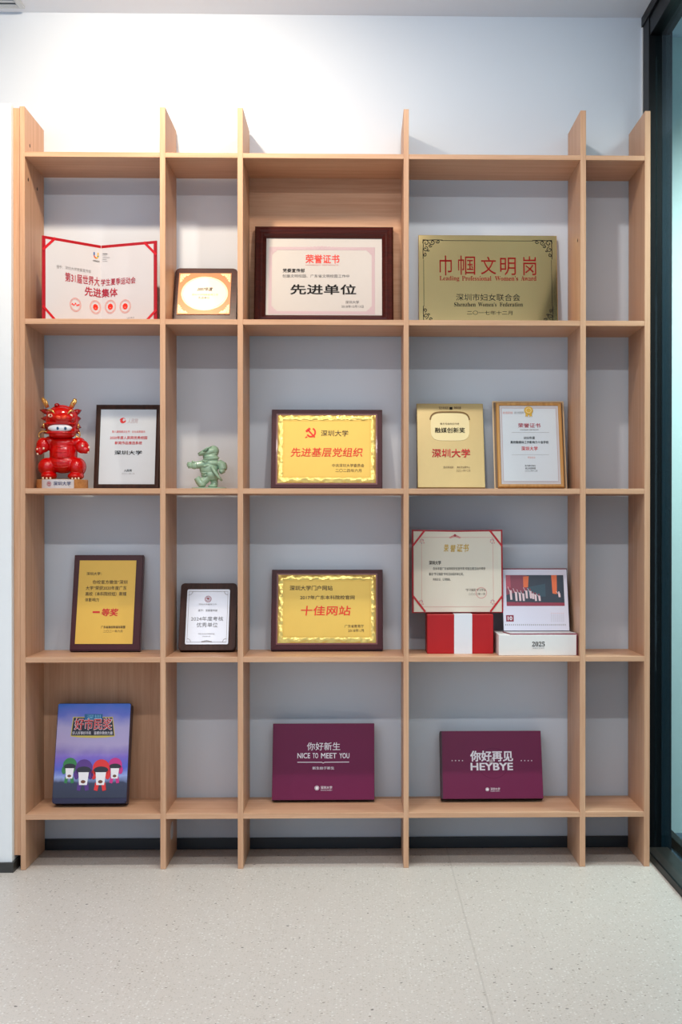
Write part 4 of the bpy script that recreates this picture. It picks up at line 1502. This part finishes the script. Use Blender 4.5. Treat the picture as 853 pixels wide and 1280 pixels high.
x0, x1, z0, z1 = f.rect(633, 719, 705.3, 757.5)
mb = MB()
P_dark, P_red, P_or, P_floor, P_fig, P_teal = (mat('photo_navy', rgb(20, 40, 62), 0.4), mat('photo_crimson', rgb(132, 46, 72), 0.4), mat('photo_orange', rgb(226, 104, 50), 0.4), mat('photo_floor', rgb(146, 34, 66), 0.4), mat('photo_white', rgb(226, 200, 206), 0.4), mat('photo_teal', rgb(30, 66, 84), 0.4))
W_, H_ = x1 - x0, z1 - z0


def fx(a, b):
    return (x0 + a * W_, z0 + b * H_)


mb.flat([fx(0, 0), fx(1, 0), fx(1, 1), fx(0, 1)], yk, P_dark)
mb.flat([fx(0, 0), fx(1, 0), fx(1, 0.1), fx(0, 0.13)], yk - 0.0001, P_floor)
mb.flat([fx(0, 0.35), fx(0.12, 0.42), fx(0.36, 0.5), fx(0.36, 1), fx(0, 1)], yk - 0.0001, P_red)
mb.flat([fx(0.36, 0.3), fx(0.68, 0.3), fx(0.68, 0.72), fx(0.36, 0.6)], yk - 0.0001, P_teal)
mb.flat([fx(0.0, 0.55), fx(0.08, 0.6), fx(0.08, 1), fx(0, 1)], yk - 0.0002, mat('photo_pink', rgb(180, 70, 92), 0.4))
mb.flat([fx(0.3, 0.6), fx(0.38, 0.6), fx(0.40, 0.97), fx(0.30, 0.95)], yk - 0.0002, P_or)
mb.flat([fx(0.80, 0.40), fx(0.875, 0.38), fx(0.885, 1), fx(0.79, 1)], yk - 0.0002, P_or)
for (a, b, h) in ((0.08, 0.2, 0.5), (0.17, 0.16, 0.48), (0.235, 0.16, 0.44), (0.295, 0.16, 0.40), (0.35, 0.24, 0.42), (0.42, 0.24, 0.40), (0.46, 0.22, 0.30), (0.505, 0.16, 0.34), (0.57, 0.16, 0.28), (0.915, 0.28, 0.22)):
    mb.flat([fx(a - 0.012, b), fx(a + 0.022, b), fx(a + 0.016, b + h * 0.6), fx(a - 0.022, b + h * 0.62)], yk - 0.0003, P_fig)
    c = fx(a - 0.006, b + h * 0.72)
    mb.disc(c[0], c[1], 0.0022, 0.0030, yk - 0.0003, P_floor if a < 0.6 else P_fig, 8)
    mb.ribbon([fx(a - 0.02, b + h * 0.55), fx(a - 0.05, b + h * 0.85)], 0.0014, yk - 0.0003, P_fig)
    mb.ribbon([fx(a - 0.012, b), fx(a - 0.014, b - 0.06)], 0.002, yk - 0.0003, P_dark)
mb.build('stage_photo', page, fix=False)
mb = MB()
xa, xb, za, zb = f.rect(633, 769, 642.5, 777)
mb.flat([(xa, za), (xb, za), (xb, zb), (xa, zb)], yk, maroon_card)
mb.build('month_square', page, fix=False)
letters(f, page, 'month_number', [('10', 635, 770.6, 640.7, 775.4, 0.03)], ink_white, yk - 0.0004)
mb = MB()
for i in range(31):
    a = f.px(632 + i * 2.48, 781, yk)
    mb.flat([(a[0], a[1] - 0.0022), (a[0] + 0.0022, a[1] - 0.0022), (a[0] + 0.0022, a[1] + 0.0022), (a[0], a[1] + 0.0022)], yk, ink_lgrey)
for r in range(5):
    for cc in range(7):
        a = f.px(689.5 + cc * 2.5, 767 + r * 2.4, yk)
        mb.flat([(a[0], a[1]), (a[0] + 0.0016, a[1]), (a[0] + 0.0016, a[1] + 0.0022), (a[0], a[1] + 0.0022)], yk, ink_pink if r == 0 else ink_lgrey)
mb.build('date_grid', page, fix=False)

# ---------------------------------------------------------------- row 4
f = Face((74, 878.3), (164.5, 879.3), (158, 1006.5), (64, 1006.5), R4, -0.158, -0.068, 0.042)
root = thing('gift_box', 'box with a blue and violet cartoon print leaning on the oak back panel', 'box', f.M)
hw, H = f.W / 2, f.H
box_navy = mat('navy_side', rgb(30, 28, 66), 0.4)
MB().prism(rrect(-hw, hw, 0, H, 0.005), 0.0, 0.042, box_navy, 0.004).build('carton', root)
sl = MB().prism(rrect(-hw + 0.0015, hw - 0.0015, 0.016, H - 0.0015, 0.004), -0.0008, -0.0001, poster).build('printed_sleeve', root)
yk = -0.0014
mb = MB()
yel, blk, blu = mat('sign_yellow', rgb(226, 204, 96), 0.4), mat('sign_black', rgb(28, 26, 48), 0.4), mat('sign_blue', rgb(24, 104, 160), 0.4)
q = f.quad((91.5, 896.2), (88.3, 920.5), (98, 921.8), (118, 922.5), (134, 921.8), (143.8, 920.5), (141.3, 896.2))
mb.flat(q, yk, yel)
q = f.quad((92.5, 897.2), (89.3, 919.6), (142.8, 919.6), (140.4, 897.2))
mb.flat(q, yk - 0.0002, blk)
q = f.quad((106, 892.7), (105.8, 899.8), (128.5, 899.8), (128.6, 892.7))
mb.flat(q, yk - 0.0004, blu)
sg = mb.build('title_sign', root, fix=False)
letters(f, sg, 'title_outline', [('好市民奖', 93.2, 897.6, 140.4, 912.8, 0.045)], ink_white, yk - 0.0006)
letters(f, sg, 'title_lettering', [('好市民奖', 93.8, 898.2, 139.8, 912.3, 0.018)], ink_red, yk - 0.0008)
letters(f, sg, 'city_lettering', [('深圳', 109, 893.7, 126, 898.8, 0.01)], mat('sky_ink', rgb(120, 190, 226), 0.4), yk - 0.0008)
letters(f, sg, 'slogan_lettering', [('好人好事好市民', 90.8, 914.3, 114, 918.4, 0.012), ('温暖你我他力量', 117.5, 914.3, 141, 918.4, 0.012)], ink_white, yk - 0.0008)
# four plain round-capped pawn shapes
mb = MB()
dark = mat('band_dark', rgb(34, 34, 48), 0.4)
belly = mat('belly_white', rgb(236, 236, 240), 0.4)
dot = mat('dot_brown', rgb(110, 60, 40), 0.4)
for (cxp, cyp, col, sc) in ((87.5, 956, (50, 128, 72), 0.86), (144, 956, (200, 40, 130), 0.86), (105, 960, (86, 48, 132), 1.06), (126.5, 960, (222, 44, 44), 1.06)):
    m_ = mat('cape_%d' % col[0], rgb(*col), 0.4)
    c = f.px(cxp, cyp, yk)
    s = 0.0235 * sc
    dep = yk - (0.0003 if sc < 1 else 0.0008)
    mb.disc(c[0], c[1], s, s * 1.02, dep, m_, 28)
    mb.disc(c[0] - s * 0.82, c[1] - s * 0.75, s * 0.34, s * 0.6, dep, m_, 16)
    mb.disc(c[0] + s * 0.82, c[1] - s * 0.75, s * 0.34, s * 0.6, dep, m_, 16)
    mb.disc(c[0], c[1] - s * 0.22, s * 0.84, s * 0.40, dep - 0.0001, dark, 24)
    mb.flat([(c[0] - s * 0.46, c[1] - s * 2.0), (c[0] + s * 0.46, c[1] - s * 2.0), (c[0] + s * 0.62, c[1] - s * 0.5), (c[0] - s * 0.62, c[1] - s * 0.5)], dep - 0.0002, belly)
    mb.disc(c[0], c[1] - s * 1.62, s * 0.28, s * 0.2, dep - 0.0003, dot, 12)
    for q_ in (-1, 1):
        mb.flat([(c[0] + q_ * s * 0.15, c[1] - s * 2.0), (c[0] + q_ * s * 0.6, c[1] - s * 1.7), (c[0] + q_ * s * 0.72, c[1] - s * 2.6), (c[0] + q_ * s * 0.3, c[1] - s * 2.7)], dep - 0.0001, m_)
mb.build('printed_figures', sl, fix=False)

f = Face((341.2, 904.3), (468, 903.8), (468.5, 1000.5), (340.2, 1001), R4, -0.104, -0.040, 0.030)
root = thing('gift_box', 'plum purple box with white greeting letters and a thin underline', 'box', f.M, 'plum purple gift boxes')
hw, H = f.W / 2, f.H
MB().box(-hw, hw, 0, 0.030, 0, H, purple_side, 0.0015).build('carton', root)
MB().box(-hw + 0.0006, hw - 0.0006, -0.0008, 0.0, 0.0006, H - 0.0006, purple).build('lid_face', root)
yk = -0.0014
letters(f, root, 'title_lettering', [('你好新生', 384, 928, 425.5, 938, 0.008)], ink_white, yk)
letters(f, root, 'slogan_lettering', [('NICE', 372, 941.3, 388, 948, 0.02), ('TO', 391, 941.3, 398, 948, 0.02), ('MEET', 401.5, 941.3, 421, 948, 0.02), ('YOU', 424.5, 941.3, 437, 948, 0.02)], ink_white, yk)
mb = MB()
mb.ribbon([f.px(*p, yk) for p in ((372, 952.8), (402.5, 952.8), (404.3, 953.9), (406, 952.8), (436.7, 952.5))], 0.0022, yk, ink_white)
mb.build('underline', root, fix=False)
letters(f, root, 'subtitle_lettering', [('新生始于新生', 390.8, 958.3, 418, 962, 0.012)], ink_white, yk)
c = f.px(396.3, 985, yk)
round_seal(MB(), c[0], c[1], 0.0068, ink_white, ink_white, yk).disc(c[0], c[1], 0.0045, 0.0045, yk, ink_white, 20).build('seal', root, fix=False)
letters(f, root, 'school_lettering', [('深圳大学', 401, 982.6, 415.5, 986.4, 0.01), ('SHENZHEN UNIVERSITY', 401, 987.4, 415.5, 988.4, 0.01)], ink_white, yk)

f = Face((550.3, 912.8), (676.3, 913.8), (679.5, 998), (551.3, 998), R4, -0.112, -0.042, 0.034)
root = thing('gift_box', 'plum purple box with bold white farewell letters and rows of dots', 'box', f.M, 'plum purple gift boxes')
hw, H = f.W / 2, f.H
MB().box(-hw, hw, 0, 0.034, 0, H, purple_side, 0.0015).build('carton', root)
MB().box(-hw + 0.006, hw - 0.0006, -0.0008, 0.0, 0.0006, H - 0.0006, purple).build('lid_face', root)
yk = -0.0014
mb = MB()
c = f.px(617, 954, yk)
mb.ring(c[0], c[1], 0.046, 0.046, 0.0010, yk + 0.0003, mat('plum_gloss', rgb(92, 18, 60), 0.2, coat=0.5), 0, 360, 60)
mb.build('embossed_ring', root, fix=False)
letters(f, root, 'title_lettering', [('你好再见', 588, 938.5, 641.5, 952, 0.035)], ink_white, yk)
letters(f, root, 'slogan_lettering', [('HEYBYE', 588.5, 953.6, 641.5, 963, 0.035)], ink_white, yk - 0.0001)
mb = MB()
c = f.px(614.3, 951.5, yk)
for k in range(8):
    a = k * math.pi / 4
    mb.ribbon([(c[0], c[1]), (c[0] + 0.0085 * math.cos(a), c[1] + 0.0085 * math.sin(a))], 0.0022, yk - 0.0004, ink_mauve)
for side in (565.5, 652):
    for i in range(4):
        a = f.px(side + i * 4.3, 950.8, yk)
        mb.flat([(a[0] - 0.002, a[1]), (a[0], a[1] - 0.002), (a[0] + 0.002, a[1]), (a[0], a[1] + 0.002)], yk, ink_white)
mb.build('dots', root, fix=False)
c = f.px(609.5, 986.7, yk)
round_seal(MB(), c[0], c[1], 0.0056, ink_white, ink_white, yk).disc(c[0], c[1], 0.0038, 0.0038, yk, ink_white, 18).build('seal', root, fix=False)
letters(f, root, 'school_lettering', [('深圳大学', 613.5, 984.7, 625.3, 987.8, 0.01), ('SHENZHEN UNIVERSITY', 613.5, 988.6, 625.3, 989.5, 0.01)], ink_white, yk)
